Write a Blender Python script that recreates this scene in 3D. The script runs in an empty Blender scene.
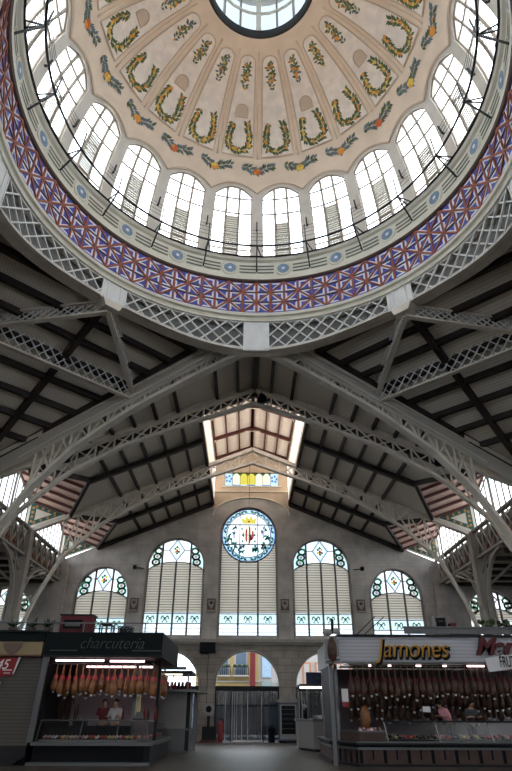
import bpy, bmesh, math, random
from mathutils import Vector, Matrix
random.seed(7)
PI = math.pi
C = bpy.context.scene.collection
S = bpy.context.scene

# ---------------------------------------------------------------- camera
def setup_camera():
    th, ps, ro = math.radians(30.55), math.radians(.903), math.radians(.237)
    F = Vector((math.sin(ps)*math.cos(th), math.cos(ps)*math.cos(th), math.sin(th)))
    R = Vector((math.cos(ps), -math.sin(ps), 0)); U = R.cross(F)
    R2 = R*math.cos(ro)+U*math.sin(ro); U2 = -R*math.sin(ro)+U*math.cos(ro)
    m = Matrix((R2, U2, -F)).transposed().to_4x4()
    m.translation = (-.35, -13, 1.7)
    cd = bpy.data.cameras.new('camera'); cam = bpy.data.objects.new('camera', cd); C.objects.link(cam)
    cam.matrix_world = m
    cd.sensor_fit = 'VERTICAL'; cd.sensor_height = 36; cd.lens = 36*555/771; cd.clip_end = 500
    S.camera = cam
setup_camera()
# ---------------------------------------------------------------- daylight
w = bpy.data.worlds.new('sky'); S.world = w; w.use_nodes = True
nt = w.node_tree; nt.nodes.clear()
out = nt.nodes.new('ShaderNodeOutputWorld'); bg = nt.nodes.new('ShaderNodeBackground')
tc = nt.nodes.new('ShaderNodeTexCoord'); nz = nt.nodes.new('ShaderNodeTexNoise'); cr = nt.nodes.new('ShaderNodeValToRGB')
nz.inputs['Scale'].default_value = 2.2; nz.inputs['Detail'].default_value = 3
cr.color_ramp.elements[0].position = .38; cr.color_ramp.elements[0].color = (.70, .85, 1, 1)
cr.color_ramp.elements[1].position = .62; cr.color_ramp.elements[1].color = (1, .985, .955, 1)
nt.links.new(tc.outputs['Generated'], nz.inputs['Vector']); nt.links.new(nz.outputs['Fac'], cr.inputs['Fac'])
nt.links.new(cr.outputs['Color'], bg.inputs['Color']); nt.links.new(bg.outputs[0], out.inputs[0])
bg.inputs['Strength'].default_value = 5.0
S.view_settings.view_transform = 'Standard'; S.view_settings.look = 'None'
S.view_settings.gamma = 1; S.view_settings.use_curve_mapping = False
S.view_settings.exposure = 0.5

# ---------------------------------------------------------------- materials
def N(m, t): return m.node_tree.nodes.new(t)
def mat(name, col, rough=.6, metal=0, var=.0, scale=4., emit=None, es=0, spec=.4):
    m = bpy.data.materials.new(name); m.use_nodes = True
    b = m.node_tree.nodes['Principled BSDF']
    b.inputs['Base Color'].default_value = (*col, 1); b.inputs['Roughness'].default_value = rough
    b.inputs['Metallic'].default_value = metal; b.inputs['Specular IOR Level'].default_value = spec
    if var > 0:
        t = N(m, 'ShaderNodeTexCoord'); n = N(m, 'ShaderNodeTexNoise'); r = N(m, 'ShaderNodeValToRGB')
        n.inputs['Scale'].default_value = scale; n.inputs['Detail'].default_value = 5
        r.color_ramp.elements[0].position = .3; r.color_ramp.elements[1].position = .7
        r.color_ramp.elements[0].color = (*[c*(1-var) for c in col], 1)
        r.color_ramp.elements[1].color = (*[min(1, c*(1+var)) for c in col], 1)
        L = m.node_tree.links
        L.new(t.outputs['Object'], n.inputs['Vector']); L.new(n.outputs['Fac'], r.inputs['Fac']); L.new(r.outputs[0], b.inputs['Base Color'])
    if emit:
        b.inputs['Emission Color'].default_value = (*emit, 1); b.inputs['Emission Strength'].default_value = es
    return m
def glassy(name, col, gl=.06):
    m = bpy.data.materials.new(name); m.use_nodes = True; n = m.node_tree; n.nodes.clear()
    o = n.nodes.new('ShaderNodeOutputMaterial'); t = n.nodes.new('ShaderNodeBsdfTransparent'); g = n.nodes.new('ShaderNodeBsdfGlossy'); x = n.nodes.new('ShaderNodeMixShader')
    t.inputs[0].default_value = (*col, 1); g.inputs['Roughness'].default_value = .15; x.inputs[0].default_value = gl
    n.links.new(t.outputs[0], x.inputs[1]); n.links.new(g.outputs[0], x.inputs[2]); n.links.new(x.outputs[0], o.inputs[0])
    return m
def transl(name, col, fac=.5):
    m = bpy.data.materials.new(name); m.use_nodes = True; n = m.node_tree; n.nodes.clear()
    o = n.nodes.new('ShaderNodeOutputMaterial'); t = n.nodes.new('ShaderNodeBsdfTranslucent'); g = n.nodes.new('ShaderNodeBsdfDiffuse'); x = n.nodes.new('ShaderNodeMixShader')
    t.inputs[0].default_value = (*col, 1); g.inputs[0].default_value = (*col, 1); x.inputs[0].default_value = fac
    n.links.new(g.outputs[0], x.inputs[1]); n.links.new(t.outputs[0], x.inputs[2]); n.links.new(x.outputs[0], o.inputs[0])
    return m
def brickmat(name, c1, c2, mort, sx, bw=1., bh=.4, rough=.8):
    m = mat(name, c1, rough); n = m.node_tree; b = n.nodes['Principled BSDF']
    t = N(m, 'ShaderNodeTexCoord'); mp = N(m, 'ShaderNodeMapping'); k = N(m, 'ShaderNodeTexBrick'); nz = N(m, 'ShaderNodeTexNoise'); mx = N(m, 'ShaderNodeMix'); mx.data_type = 'RGBA'; mx.blend_type = 'MULTIPLY'
    mp.inputs['Rotation'].default_value = (PI/2, 0, 0)
    k.inputs['Color1'].default_value = (*c1, 1); k.inputs['Color2'].default_value = (*c2, 1); k.inputs['Mortar'].default_value = (*mort, 1)
    k.inputs['Scale'].default_value = sx; k.inputs['Brick Width'].default_value = bw; k.inputs['Row Height'].default_value = bh; k.inputs['Mortar Size'].default_value = .012
    nz.inputs['Scale'].default_value = 1.1; nz.inputs['Detail'].default_value = 6
    r = N(m, 'ShaderNodeValToRGB'); r.color_ramp.elements[0].color = (.72, .72, .72, 1); r.color_ramp.elements[1].color = (1.1, 1.1, 1.1, 1); r.color_ramp.elements[0].position = .3; r.color_ramp.elements[1].position = .7
    L = n.links; L.new(t.outputs['Object'], mp.inputs[0]); L.new(mp.outputs[0], k.inputs['Vector']); L.new(t.outputs['Object'], nz.inputs['Vector']); L.new(nz.outputs['Fac'], r.inputs[0])
    mx.inputs[0].default_value = 1; L.new(k.outputs['Color'], mx.inputs[6]); L.new(r.outputs[0], mx.inputs[7]); L.new(mx.outputs[2], b.inputs['Base Color'])
    return m
def stripes(name, c1, c2, scale, axis='X', rough=.7):
    m = mat(name, c1, rough); n = m.node_tree; b = n.nodes['Principled BSDF']
    t = N(m, 'ShaderNodeTexCoord'); k = N(m, 'ShaderNodeTexWave'); r = N(m, 'ShaderNodeValToRGB')
    k.bands_direction = axis; k.inputs['Scale'].default_value = scale; k.inputs['Distortion'].default_value = .0
    r.color_ramp.elements[0].position = .08; r.color_ramp.elements[1].position = .22
    r.color_ramp.elements[0].color = (*c2, 1); r.color_ramp.elements[1].color = (*c1, 1)
    L = n.links; L.new(t.outputs['Object'], k.inputs['Vector']); L.new(k.outputs['Fac'], r.inputs[0]); L.new(r.outputs[0], b.inputs['Base Color'])
    return m
M = {}
M['iron'] = mat('grey_painted_iron', (.68, .61, .515), .5, 0, .1, 2)
M['iron_light'] = mat('pale_painted_iron', (.80, .79, .76), .5, 0, .06, 2)
M['iron_dark'] = mat('black_iron', (.02, .02, .022), .5)
M['wood'] = mat('dark_timber', (.035, .024, .02), .6)
M['redwood'] = mat('reddish_timber', (.11, .035, .025), .6)
M['deck'] = stripes('grey_boarded_ceiling', (.78, .70, .59), (.61, .55, .46), 3.6, 'DIAGONAL')
M['tanwall'] = mat('tan_lantern_plaster', (.62, .49, .36), .7, 0, .08, 2)
M['creamlight'] = transl('cream_lit_lantern_panes', (.74, .64, .53), .72)
M['pinkdeck'] = mat('pale_pink_boards', (.72, .50, .42), .7, 0, .08, 3)
M['lantdeck'] = mat('cream_ceiling_boards', (.9, .82, .76), .7, 0, .05, 3)
M['plate'] = mat('grey_steel_plate', (.55, .51, .44), .6, 0, .06, 1.5)
M['wall'] = brickmat('grey_rendered_wall', (.54, .50, .455), (.50, .465, .425), (.43, .40, .365), .55, 1.6, .8)
M['stone'] = brickmat('brown_stone_blocks', (.36, .31, .265), (.28, .24, .205), (.15, .13, .11), .9, .9, .42)
M['trim'] = mat('stone_trim', (.33, .30, .265), .7, 0, .1, 3)
M['floor'] = brickmat('polished_grey_floor', (.088, .074, .062), (.08, .067, .056), (.058, .05, .043), .6, 1, 1, .42)
M['floor'].node_tree.nodes['Principled BSDF'].inputs['Specular IOR Level'].default_value = .22
M['floor'].node_tree.nodes['Mapping'].inputs['Rotation'].default_value = (0, 0, 0)
M['cream'] = mat('dome_peach_plaster', (.82, .655, .50), .75, 0, .06, 1.3)
M['marble'] = mat('pale_pink_marbled_panel', (.90, .79, .69), .7, 0, .10, 2.6)
M['pier'] = mat('drum_grey_plaster', (.68, .62, .54), .75, 0, .06, 2)
M['frieze'] = mat('cream_frieze', (.76, .72, .60), .65, 0, .06, 2)
M['groove'] = mat('green_grey_groove', (.13, .15, .12), .6)
M['mould'] = mat('dome_moulding', (.66, .51, .38), .7)
M['leaf'] = mat('painted_leaf_green', (.10, .13, .055), .8)
M['leaf2'] = mat('painted_leaf_olive', (.22, .22, .075), .8)
M['leafgrey'] = mat('painted_leaf_slate', (.15, .19, .19), .8)
M['orange'] = mat('painted_orange', (.78, .33, .06), .8)
M['yellow'] = mat('painted_lemon', (.82, .55, .10), .8)
M['redflower'] = mat('painted_red_flower', (.68, .15, .05), .8)
M['tileblue'] = mat('cobalt_tile', (.075, .085, .40), .3, 0, .3, 9)
M['tilewhite'] = mat('white_tile', (.82, .82, .86), .3)
M['terra'] = mat('terracotta_strip', (.36, .10, .05), .55, 0, .15, 6)
M['brown'] = mat('brown_band', (.14, .09, .07), .6)
M['medal'] = mat('blue_grey_medallion', (.22, .31, .42), .6, 0, .2, 8)
M['glass'] = glassy('window_glass', (.93, .96, 1.0))
M['frostglass'] = glassy('milky_window_glass', (.55, .57, .60))
M['cupglass'] = glassy('bluish_cupola_glass', (.155, .18, .205), .05)
M['milk'] = glassy('milky_leaded_glass', (.28, .285, .29), .05)
M['caseglass'] = glassy('counter_glass', (.75, .78, .78), .035)
M['slat'] = transl('pale_louvre_slats', (.68, .61, .50), .72)
M['slatw'] = transl('cream_drum_louvres', (.55, .52, .44), .16)
M['frame'] = mat('window_frame_grey', (.20, .18, .16), .5)
M['framew'] = mat('drum_window_bars', (.36, .31, .25), .5)
M['gl_green'] = glassy('green_stained_glass', (0.029, 0.132, 0.064), .04)
M['gl_pale'] = glassy('pale_green_stained_glass', (0.611, 0.691, 0.643), .04)
M['gl_blue'] = glassy('blue_stained_glass', (0.074, 0.183, 0.460), .04)
M['gl_paleb'] = glassy('pale_blue_stained_glass', (0.460, 0.591, 0.701), .04)
M['gl_yellow'] = glassy('yellow_stained_glass', (0.582, 0.460, 0.064), .04)
M['gl_cream'] = glassy('cream_stained_glass', (0.723, 0.688, 0.460), .04)
M['gl_red'] = glassy('red_stained_glass', (0.366, 0.010, 0.010), .04)
M['gl_pink'] = glassy('pink_stained_glass', (0.550, 0.354, 0.366), .04)
M['gl_dark'] = glassy('black_leaded_glass', (0.010, 0.019, 0.019), .04)
M['gl_lilac'] = glassy('lilac_stained_glass', (0.489, 0.402, 0.562), .04)
M['tileorange'] = mat('ochre_dormer_tile', (.5, .24, .05), .5)
M['iron_darkened'] = mat('darkened_copy_of_grey_iron', (.34, .305, .26), .55, 0, .1, 2)  # same iron with shade put into its colour, for members near bright windows
M['ringback'] = mat('dark_grey_ring_plate', (.17, .165, .155), .6)
M['tilegreen'] = mat('teal_dormer_tile', (.02, .095, .08), .4, 0, .2, 8)
M['steel'] = mat('brushed_steel', (.15, .15, .152), .4, .6)
M['steel_dark'] = mat('dull_dark_steel', (.022, .022, .024), .55, .1, spec=.15)
M['black'] = mat('black_enamel', (.007, .007, .009), .6, spec=.12)
M['signblack'] = mat('green_black_fascia', (.006, .009, .010), .6, spec=.12)
M['silver'] = mat('silver_lettering', (.07, .073, .076), .4)
M['tan'] = mat('tan_fascia', (.27, .20, .10), .6)
M['shutter'] = stripes('beige_grey_shutter', (.085, .074, .06), (.05, .044, .038), 2.6, 'Z')
M['white'] = mat('white_enamel', (.29, .275, .27), .5, 0, .04, 2)
M['signwhite'] = stripes('pale_ribbed_fascia', (.46, .46, .49), (.34, .34, .37), 2.4, 'Z', .5)
M['gold'] = mat('golden_yellow_lettering', (.50, .24, .02), .4)
M['crimson'] = mat('dark_red_lettering', (.09, .004, .008), .5)
M['red'] = mat('red_paint', (.26, .012, .012), .4)
M['pinkpanel'] = mat('pinkish_brown_panel', (.085, .055, .047), .6, 0, .12, 3, spec=.15)
M['backwall'] = mat('mauve_grey_stall_wall', (.32, .27, .29), .6)
M['ham'] = mat('cured_ham_skin', (.27, .11, .04), .45, 0, .4, 7)
M['hamd'] = mat('dark_cured_ham', (.075, .032, .018), .45, 0, .5, 7)
M['label'] = mat('red_white_band', (.65, .09, .09), .5)
M['wlabel'] = mat('white_tag', (.75, .72, .72), .5)
M['rope'] = mat('straw_rope', (.45, .32, .16), .8)
M['meat'] = mat('red_meat', (.42, .07, .06), .4, 0, .3, 12)
M['meatp'] = mat('pale_pink_meat', (.60, .33, .29), .4, 0, .2, 12)
M['cheese'] = mat('pale_cheese', (.60, .50, .26), .5)
M['skin'] = mat('skin', (.48, .27, .19), .5)
M['hair'] = mat('dark_hair', (.015, .01, .008), .7)
M['pinkcloth'] = mat('pink_cloth', (.75, .30, .38), .8)
M['greycloth'] = mat('charcoal_cloth', (.06, .06, .07), .8)
M['whitecloth'] = mat('white_cloth', (.55, .53, .53), .8)
M['redcloth'] = mat('dark_red_cloth', (.13, .02, .025), .8)
M['navy'] = mat('navy_fascia', (.012, .018, .05), .4)
M['tube'] = mat('pink_white_tube', (1, .8, .8), .5, emit=(1, .66, .68), es=2.6)
M['tubew'] = mat('warm_white_tube', (1, 1, .9), .5, emit=(1, .95, .80), es=2.0)
M['strip'] = glassy('clear_plastic_strip', (.5, .52, .55), .3)
M['doorglass'] = glassy('dusky_door_glass', (.055, .06, .07), .12)
M['facade1'] = mat('yellow_render', (.25, .185, .08), .8, 0, .06, 1)
M['facade2'] = mat('white_render', (.26, .25, .245), .8)
M['facade3'] = mat('brick_orange_render', (.28, .12, .06), .8)
M['street'] = mat('street_paving', (.30, .30, .31), .8)
M['bluetrim'] = mat('blue_grey_paint', (.06, .09, .13), .5)
M['greenleaf'] = mat('plant_green', (.03, .06, .02), .7)
M['zinc'] = mat('roof_zinc', (.2, .2, .2), .7)

# ---------------------------------------------------------------- mesh builder
class MB:
    def __init__(s, xf=None): s.v = []; s.f = []; s.m = []; s.mats = []; s.xf = xf
    def mi(s, m):
        if m not in s.mats: s.mats.append(m)
        return s.mats.index(m)
    def add(s, vs, fs, m):
        o = len(s.v); k = s.mi(m)
        s.v += [tuple(p) for p in vs]
        for f in fs: s.f.append([o+i for i in f]); s.m.append(k)
    def quad(s, a, b, c, d, m): s.add([a, b, c, d], [(0, 1, 2, 3)], m)
    def poly(s, pts, m): s.add(pts, [tuple(range(len(pts)))], m)
    def box(s, x0, x1, y0, y1, z0, z1, m):
        s.add([(x, y, z) for z in (z0, z1) for y in (y0, y1) for x in (x0, x1)], [(0, 2, 3, 1), (4, 5, 7, 6), (0, 1, 5, 4), (2, 6, 7, 3), (0, 4, 6, 2), (1, 3, 7, 5)], m)
    def beam(s, p, q, w_, h, m, up=(0, 0, 1)):
        p = Vector(p); q = Vector(q); d = (q-p)
        if d.length < 1e-5: return
        d.normalize(); u = Vector(up)
        if abs(d.dot(u)) > .98: u = Vector((0, 1, 0))
        r = d.cross(u).normalized(); u = r.cross(d)
        vs = []
        for c in (p, q):
            for a, b in ((-1, -1), (1, -1), (1, 1), (-1, 1)): vs.append(c+r*(a*w_/2)+u*(b*h/2))
        s.add(vs, [(3, 2, 1, 0), (4, 5, 6, 7), (0, 1, 5, 4), (1, 2, 6, 5), (2, 3, 7, 6), (3, 0, 4, 7)], m)
    def prism(s, pts, off, m):
        n = len(pts); off = Vector(off); a = [Vector(p) for p in pts]; b = [p+off for p in a]
        s.add(a+b, [tuple(range(n))[::-1], tuple(range(n, 2*n))]+[(i, (i+1) % n, n+(i+1) % n, n+i) for i in range(n)], m)
    def tube(s, pts, r, m, n=6, closed=False):
        pts = [Vector(p) for p in pts]; L = len(pts); vs = []
        for i, p in enumerate(pts):
            a = pts[(i-1) % L] if (closed or i > 0) else p; b = pts[(i+1) % L] if (closed or i < L-1) else p
            d = (b-a).normalized(); u = Vector((0, 0, 1)) if abs(d.z) < .95 else Vector((0, 1, 0))
            x = d.cross(u).normalized(); y = x.cross(d)
            rr = r[i] if isinstance(r, (list, tuple)) else r
            for k in range(n): t = 2*PI*k/n; vs.append(p+x*math.cos(t)*rr+y*math.sin(t)*rr)
        fs = []
        for i in range(L if closed else L-1):
            j = (i+1) % L
            for k in range(n): fs.append((i*n+k, i*n+(k+1) % n, j*n+(k+1) % n, j*n+k))
        if not closed: fs += [tuple(range(n))[::-1], tuple(range((L-1)*n, L*n))]
        s.add(vs, fs, m)
    def ring(s, prof, m, n=160, a0=0, a1=360, closed=False):      # profile of (radius, z) swept about the dome axis
        full = abs(a1-a0) >= 359.9; K = n if full else n+1; P_ = len(prof); vs = []
        for i in range(K):
            a = math.radians(a0+(a1-a0)*i/n)
            for r, z in prof: vs.append((r*math.sin(a), r*math.cos(a), z))
        fs = []
        for i in range(n):
            j = (i+1) % K
            for k in range(P_ if closed else P_-1): k2 = (k+1) % P_; fs.append((i*P_+k, i*P_+k2, j*P_+k2, j*P_+k))
        s.add(vs, fs, m)
    def lathe(s, prof, c, m, n=12, sy=1.):
        vs = []; P_ = len(prof)
        for i in range(n):
            a = 2*PI*i/n
            for r, z in prof: vs.append((c[0]+r*math.cos(a), c[1]+r*math.sin(a)*sy, c[2]+z))
        fs = [(i*P_+k, ((i+1) % n)*P_+k, ((i+1) % n)*P_+k+1, i*P_+k+1) for i in range(n) for k in range(P_-1)]
        s.add(vs, fs, m)
    def ball(s, c, r, m, n=8, sc=(1, 1, 1)):
        prof = [(max(1e-4, math.sin(PI*k/n))*r, -math.cos(PI*k/n)*r) for k in range(n+1)]
        vs = []; K = n+2
        for i in range(K):
            a = 2*PI*i/K
            for q, z in prof: vs.append((c[0]+q*math.cos(a)*sc[0], c[1]+q*math.sin(a)*sc[1], c[2]+z*sc[2]))
        P_ = n+1
        s.add(vs, [(i*P_+k, ((i+1) % K)*P_+k, ((i+1) % K)*P_+k+1, i*P_+k+1) for i in range(K) for k in range(n)], m)
    def build(s, name, parent=None, smooth=False, label=None, merge=False):
        me = bpy.data.meshes.new(name)
        vs = s.v if s.xf is None else [tuple(s.xf @ Vector(p)) for p in s.v]
        me.from_pydata([tuple(p) for p in vs], [], s.f); me.update()
        for m in s.mats: me.materials.append(M[m])
        me.polygons.foreach_set('material_index', s.m)
        bm = bmesh.new(); bm.from_mesh(me)
        if merge or smooth: bmesh.ops.remove_doubles(bm, verts=bm.verts, dist=1e-4)
        bmesh.ops.recalc_face_normals(bm, faces=bm.faces); bm.to_mesh(me); bm.free()
        if smooth:
            for p in me.polygons: p.use_smooth = True
        o = bpy.data.objects.new(name, me); C.objects.link(o)
        if parent: o.parent = parent; 
        if parent is not None: o.matrix_parent_inverse = parent.matrix_basis.inverted()
        if label: o['label'] = label
        return o
def tag(o, label=None, cat=None, group=None, kind=None):
    if label: o['label'] = label
    if cat: o['category'] = cat
    if group: o['group'] = group
    if kind: o['kind'] = kind
    return o
def empty(name, loc, label, cat, group=None, kind=None):
    o = bpy.data.objects.new(name, None); C.objects.link(o); o.location = loc; o.empty_display_size = .2
    return tag(o, label, cat, group, kind)
def dup(o, parent=None, local=None):
    c = o.copy(); C.objects.link(c)
    if parent is not None: c.parent = parent
    for ch in list(o.children): dup(ch, c)
    return c
def Rz(k): return Matrix.Rotation(k*PI/2, 4, 'Z')
def text(s, name, size, depth, m, loc, parent, shear=0, rotz=0, rx=PI/2, sx=1, offset=0):
    cu = bpy.data.curves.new(name, 'FONT'); cu.body = s; cu.size = size; cu.extrude = depth; cu.shear = shear; cu.offset = offset
    cu.align_x = 'CENTER'; cu.align_y = 'CENTER'
    t = bpy.data.objects.new(name, cu); C.objects.link(t)
    bpy.context.view_layer.update()
    me = bpy.data.meshes.new_from_object(t.evaluated_get(bpy.context.evaluated_depsgraph_get()))
    bpy.data.objects.remove(t)
    mw = Matrix.Translation(loc) @ Matrix.Rotation(rotz, 4, 'Z') @ Matrix.Rotation(rx, 4, 'X') @ Matrix.Diagonal((sx, 1, 1, 1))
    me.transform(mw); me.materials.clear(); me.materials.append(M[m])
    o = bpy.data.objects.new(name, me); C.objects.link(o)
    if parent: o.parent = parent; o.matrix_parent_inverse = parent.matrix_basis.inverted()
    return o

# ================================================================ STRUCTURE
NR = lambda x: 18.0-.41*abs(x)             # nave roof plane
CR = lambda x, y: 17.9-.42*((abs(x)+abs(y))/1.41421-9.3)   # corner roof plane of the crossing
T0Y = lambda x: 9.5+.367*abs(x)
SIDE = ['front', 'left', 'back', 'right']
CX = -.18
# floor and street
b = MB(); b.box(-31.8, 31.8, -31.8, 31.8, -.3, 0, 'floor'); tag(b.build('floor'), 'polished grey market floor', 'floor', kind='structure')
b = MB(); b.box(-90, 90, -90, 90, -.5, -.32, 'street'); tag(b.build('street'), 'grey street paving outside the arches', 'street', kind='structure')

# ---- gable walls
UP = [(-11.3, 2.0, 5.0, 9.3, 11.45), (-5.85, 2.22, 6.58, 11.5, 13.72), (0, 2.24, 6.58, 14.05, 16.3), (5.5, 2.22, 6.58, 11.5, 13.72), (11.15, 2.0, 5.0, 9.3, 11.45),
      (-18.4, 1.9, 5.0, 8.2, 9.9), (18.4, 1.9, 5.0, 8.2, 9.9), (-23.2, 1.9, 5.0, 8.2, 9.9), (23.2, 1.9, 5.0, 8.2, 9.9)]
UP = [(x if i in (0, 1, 3, 4, 5, 6, 7, 8) else CX, h, a, s_, t) for i, (x, h, a, s_, t) in enumerate(UP)]
LOW = [(-5.85, 2.25, 0, 3.35, 5.55), (CX, 2.27, 0, 3.35, 5.6), (5.5, 2.25, 0, 3.35, 5.55), (-11.3, 1.9, 0, 2.6, 4.3), (11.15, 1.9, 0, 2.6, 4.3)]
def harc(h, x):
    cx, hw, z0, zs, zt = h
    u = max(0, 1-((x-cx)/hw)**2); return zs+(zt-zs)*math.sqrt(u)
def wall_holes(b, xs0, xs1, zb, ztop, holes, y0, y1, m, msplit=None):
    xs = {xs0, xs1, 0}
    for cx, hw, *_ in holes:
        for k in range(25): xs.add(round(cx-hw*math.cos(PI*k/24), 5))
    for e in (-15.2, 15.2, -15.2001, 15.2001, -3.1, 3.1): xs.add(e)
    x = xs0
    while x < xs1: xs.add(round(x, 4)); x += 1.5
    xs = sorted(xs)
    for a, c in zip(xs, xs[1:]):
        if c-a < 1e-4: continue
        mid = (a+c)/2
        cuts = sorted([h for h in holes if abs(mid-h[0]) < h[1]], key=lambda h: h[2])
        la = lc = zb
        for h in cuts+[None]:
            if h: ta, tc_ = h[2], h[2]
            else: ta, tc_ = ztop(a+1e-6), ztop(c-1e-6)
            if ta > la+1e-4 or tc_ > lc+1e-4:
                for y in (y0, y1): b.quad((a, y, la), (c, y, lc), (c, y, tc_), (a, y, ta), m(la))
            if h:
                na, nc = harc(h, a), harc(h, c)
                b.quad((a, y0, na), (c, y0, nc), (c, y1, nc), (a, y1, na), m(0))
                if h[2] > 0: b.quad((a, y0, h[2]), (c, y0, h[2]), (c, y1, h[2]), (a, y1, h[2]), m(0))
                la, lc = na, nc
    for h in holes:
        for sg in (-1, 1):
            x = h[0]+sg*h[1]; b.quad((x, y0, h[2]), (x, y1, h[2]), (x, y1, h[3]), (x, y0, h[3]), m(0))
for k in range(4):
    xf = Rz(k)
    b = MB(xf)
    # stone lower zone, rendered upper zone
    wall_holes(b, -31.5, 31.5, 0, lambda x: 6.15, LOW if k == 0 else [], 31.5, 32.3, lambda z: 'stone')
    up2 = []
    for h in (UP if k == 0 else UP[:5]): up2.append((h[0], h[1], max(h[2], 6.2), h[3], h[4]))
    wall_holes(b, -31.5, 31.5, 6.15, lambda x: (NR(x) if abs(x) < 15.2 else 10.4), up2, 31.5, 32.2, lambda z: 'wall')
    # corner piers
    for s in (-1, 1):
        b.box(s*14.6-.55, s*14.6+.55, 31.1, 31.5, 0, 11.6, 'wall')
    tag(b.build('wall_'+SIDE[k]), '%s gable wall, grey render over brown stone blocks, with arched openings' % SIDE[k], 'wall', kind='structure')
    b = MB(xf)
    b.box(-31.4, 31.4, 31.18, 31.6, 6.12, 6.34, 'trim'); b.box(-31.4, 31.4, 31.3, 31.6, 5.98, 6.12, 'trim')
    tag(b.build('trim_%d' % (k+1)), 'stone string course along the %s wall under the tall windows' % SIDE[k], 'moulding', kind='structure')
# arched surrounds on the front wall
b = MB()
for h in LOW:
    pts = [(h[0]-h[1]*math.cos(PI*i/24), 31.48, h[3]+(h[4]-h[3])*math.sin(PI*i/24)) for i in range(25)]
    b.tube(pts, .07, 'trim', 5)
for h in UP[:5]:
    pts = [(h[0]-h[1], 31.48, 6.4)]+[(h[0]-h[1]*math.cos(PI*i/24), 31.48, h[3]+(h[4]-h[3])*math.sin(PI*i/24)) for i in range(25)]+[(h[0]+h[1], 31.48, 6.4)]
    b.tube(pts, .06, 'trim', 5)
tag(b.build('trim_5'), 'thin stone mouldings around the arches of the front wall', 'moulding', kind='structure')

# ---- dome ---------------------------------------------------------------
def DS(t, az, off=0):           # point on the dome surface; t elevation parameter, az degrees, off inwards
    a = math.radians(az); r = 9*math.cos(t); z = 22.4+10*math.sin(t)
    nx, nz_ = math.cos(t)*10, math.sin(t)*9; l = math.hypot(nx, nz_)
    r -= off*nx/l; z -= off*nz_/l
    return (r*math.sin(a), r*math.cos(a), z)
HW = 7.15
tarch = lambda a: .470-.055*(a/HW)**2
tmould = lambda a: .488-.058*(a/9)**2
dome = empty('dome', (0, 0, 17), 'painted dome with citrus garlands on a drum of arched windows over the crossing', 'dome')
AZ = [-9, -8, -HW]+[HW*i/6 for i in range(-5, 6)]+[HW, 8, 9]
b = MB()
for sct in range(20):
    c = 9+18*sct
    for a, d in zip(AZ, AZ[1:]):
        hole = abs((a+d)/2) < HW
        lo0, lo1 = (tarch(a), tarch(d)) if hole else (0, 0)
        for off in (0, -.32):
            n = 2 if hole else 8
            for i in range(n):
                f0, f1 = i/n, (i+1)/n
                b.quad(DS(lo0+(tmould(a)-lo0)*f0, c+a, off), DS(lo1+(tmould(d)-lo1)*f0, c+d, off), DS(lo1+(tmould(d)-lo1)*f1, c+d, off), DS(lo0+(tmould(a)-lo0)*f1, c+a, off), 'pier')
        if hole: b.quad(DS(lo0, c+a), DS(lo1, c+d), DS(lo1, c+d, -.32), DS(lo0, c+a, -.32), 'pier')
    for sg in (-1, 1):
        for i in range(8): t0, t1 = tarch(HW)*i/8, tarch(HW)*(i+1)/8; b.quad(DS(t0, c+sg*HW), DS(t0, c+sg*HW, -.32), DS(t1, c+sg*HW, -.32), DS(t1, c+sg*HW), 'pier')
b.build('drum_wall', dome, merge=True)
b = MB()
TS = [.56, .62, .7, .8, .9, 1.0, 1.1, 1.2, 1.284]
for sct in range(20):
    c = 9+18*sct
    for i in range(12):
        a, d = -9+18*i/12, -9+18*(i+1)/12
        for off in (.05, -.4):
            ta, td = [tmould(a)]+TS, [tmould(d)]+TS
            for j in range(len(ta)-1): b.quad(DS(ta[j], c+a, off), DS(td[j], c+d, off), DS(td[j+1], c+d, off), DS(ta[j+1], c+a, off), 'cream')
b.build('dome_shell', dome, smooth=True)
b = MB()
pts = []
for i in range(240):
    az = 360*i/240; a = (az % 18)-9; pts.append(DS(tmould(a), az, .06))
b.tube(pts, .055, 'mould', 6, True)
b.build('scalloped_moulding', dome, smooth=True)
def leaf(b, t, az, ang, L, W, m, off):           # pointed leaf painted on the dome
    k = 9*math.cos(t)*PI/180; q = []
    for u, v in ((0, 0), (.5, .5), (1, 0), (.5, -.5)):
        x = (u*L*math.cos(ang)-v*W*math.sin(ang)); y = (u*L*math.sin(ang)+v*W*math.cos(ang))
        q.append(DS(t+y/9.6, az+x/k, off))
    b.poly(q, m)
def dot(b, t, az, r, m, off, n=7):
    k = 9*math.cos(t)*PI/180
    b.poly([DS(t+r*math.sin(2*PI*i/n)/9.6, az+r*math.cos(2*PI*i/n)/k, off) for i in range(n)], m)
def sprig(b, pts, mats_, fruit, off, L=.22, W=.1, dens=1, fr=.085):
    for i in range(len(pts)-1):
        (a0, t0), (a1, t1) = pts[i], pts[i+1]
        k = 9*math.cos(t0)*PI/180; dx, dy = (a1-a0)*k, (t1-t0)*9.6; ln = math.hypot(dx, dy); an = math.atan2(dy, dx); n = max(1, int(ln/.13*dens))
        for j in range(n):
            f = (j+random.random()*.5)/n; a, t = a0+(a1-a0)*f, t0+(t1-t0)*f
            for sg in (-1, 1): leaf(b, t, a, an+sg*random.uniform(.5, 1.1), L*random.uniform(.8, 1.2), W, random.choice(mats_), off)
            if random.random() < fruit: dot(b, t+random.uniform(-.008, .008), a+random.uniform(-.5, .5), fr*random.uniform(.8, 1.3), random.choice(['orange', 'yellow', 'orange']), off+.006)
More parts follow.
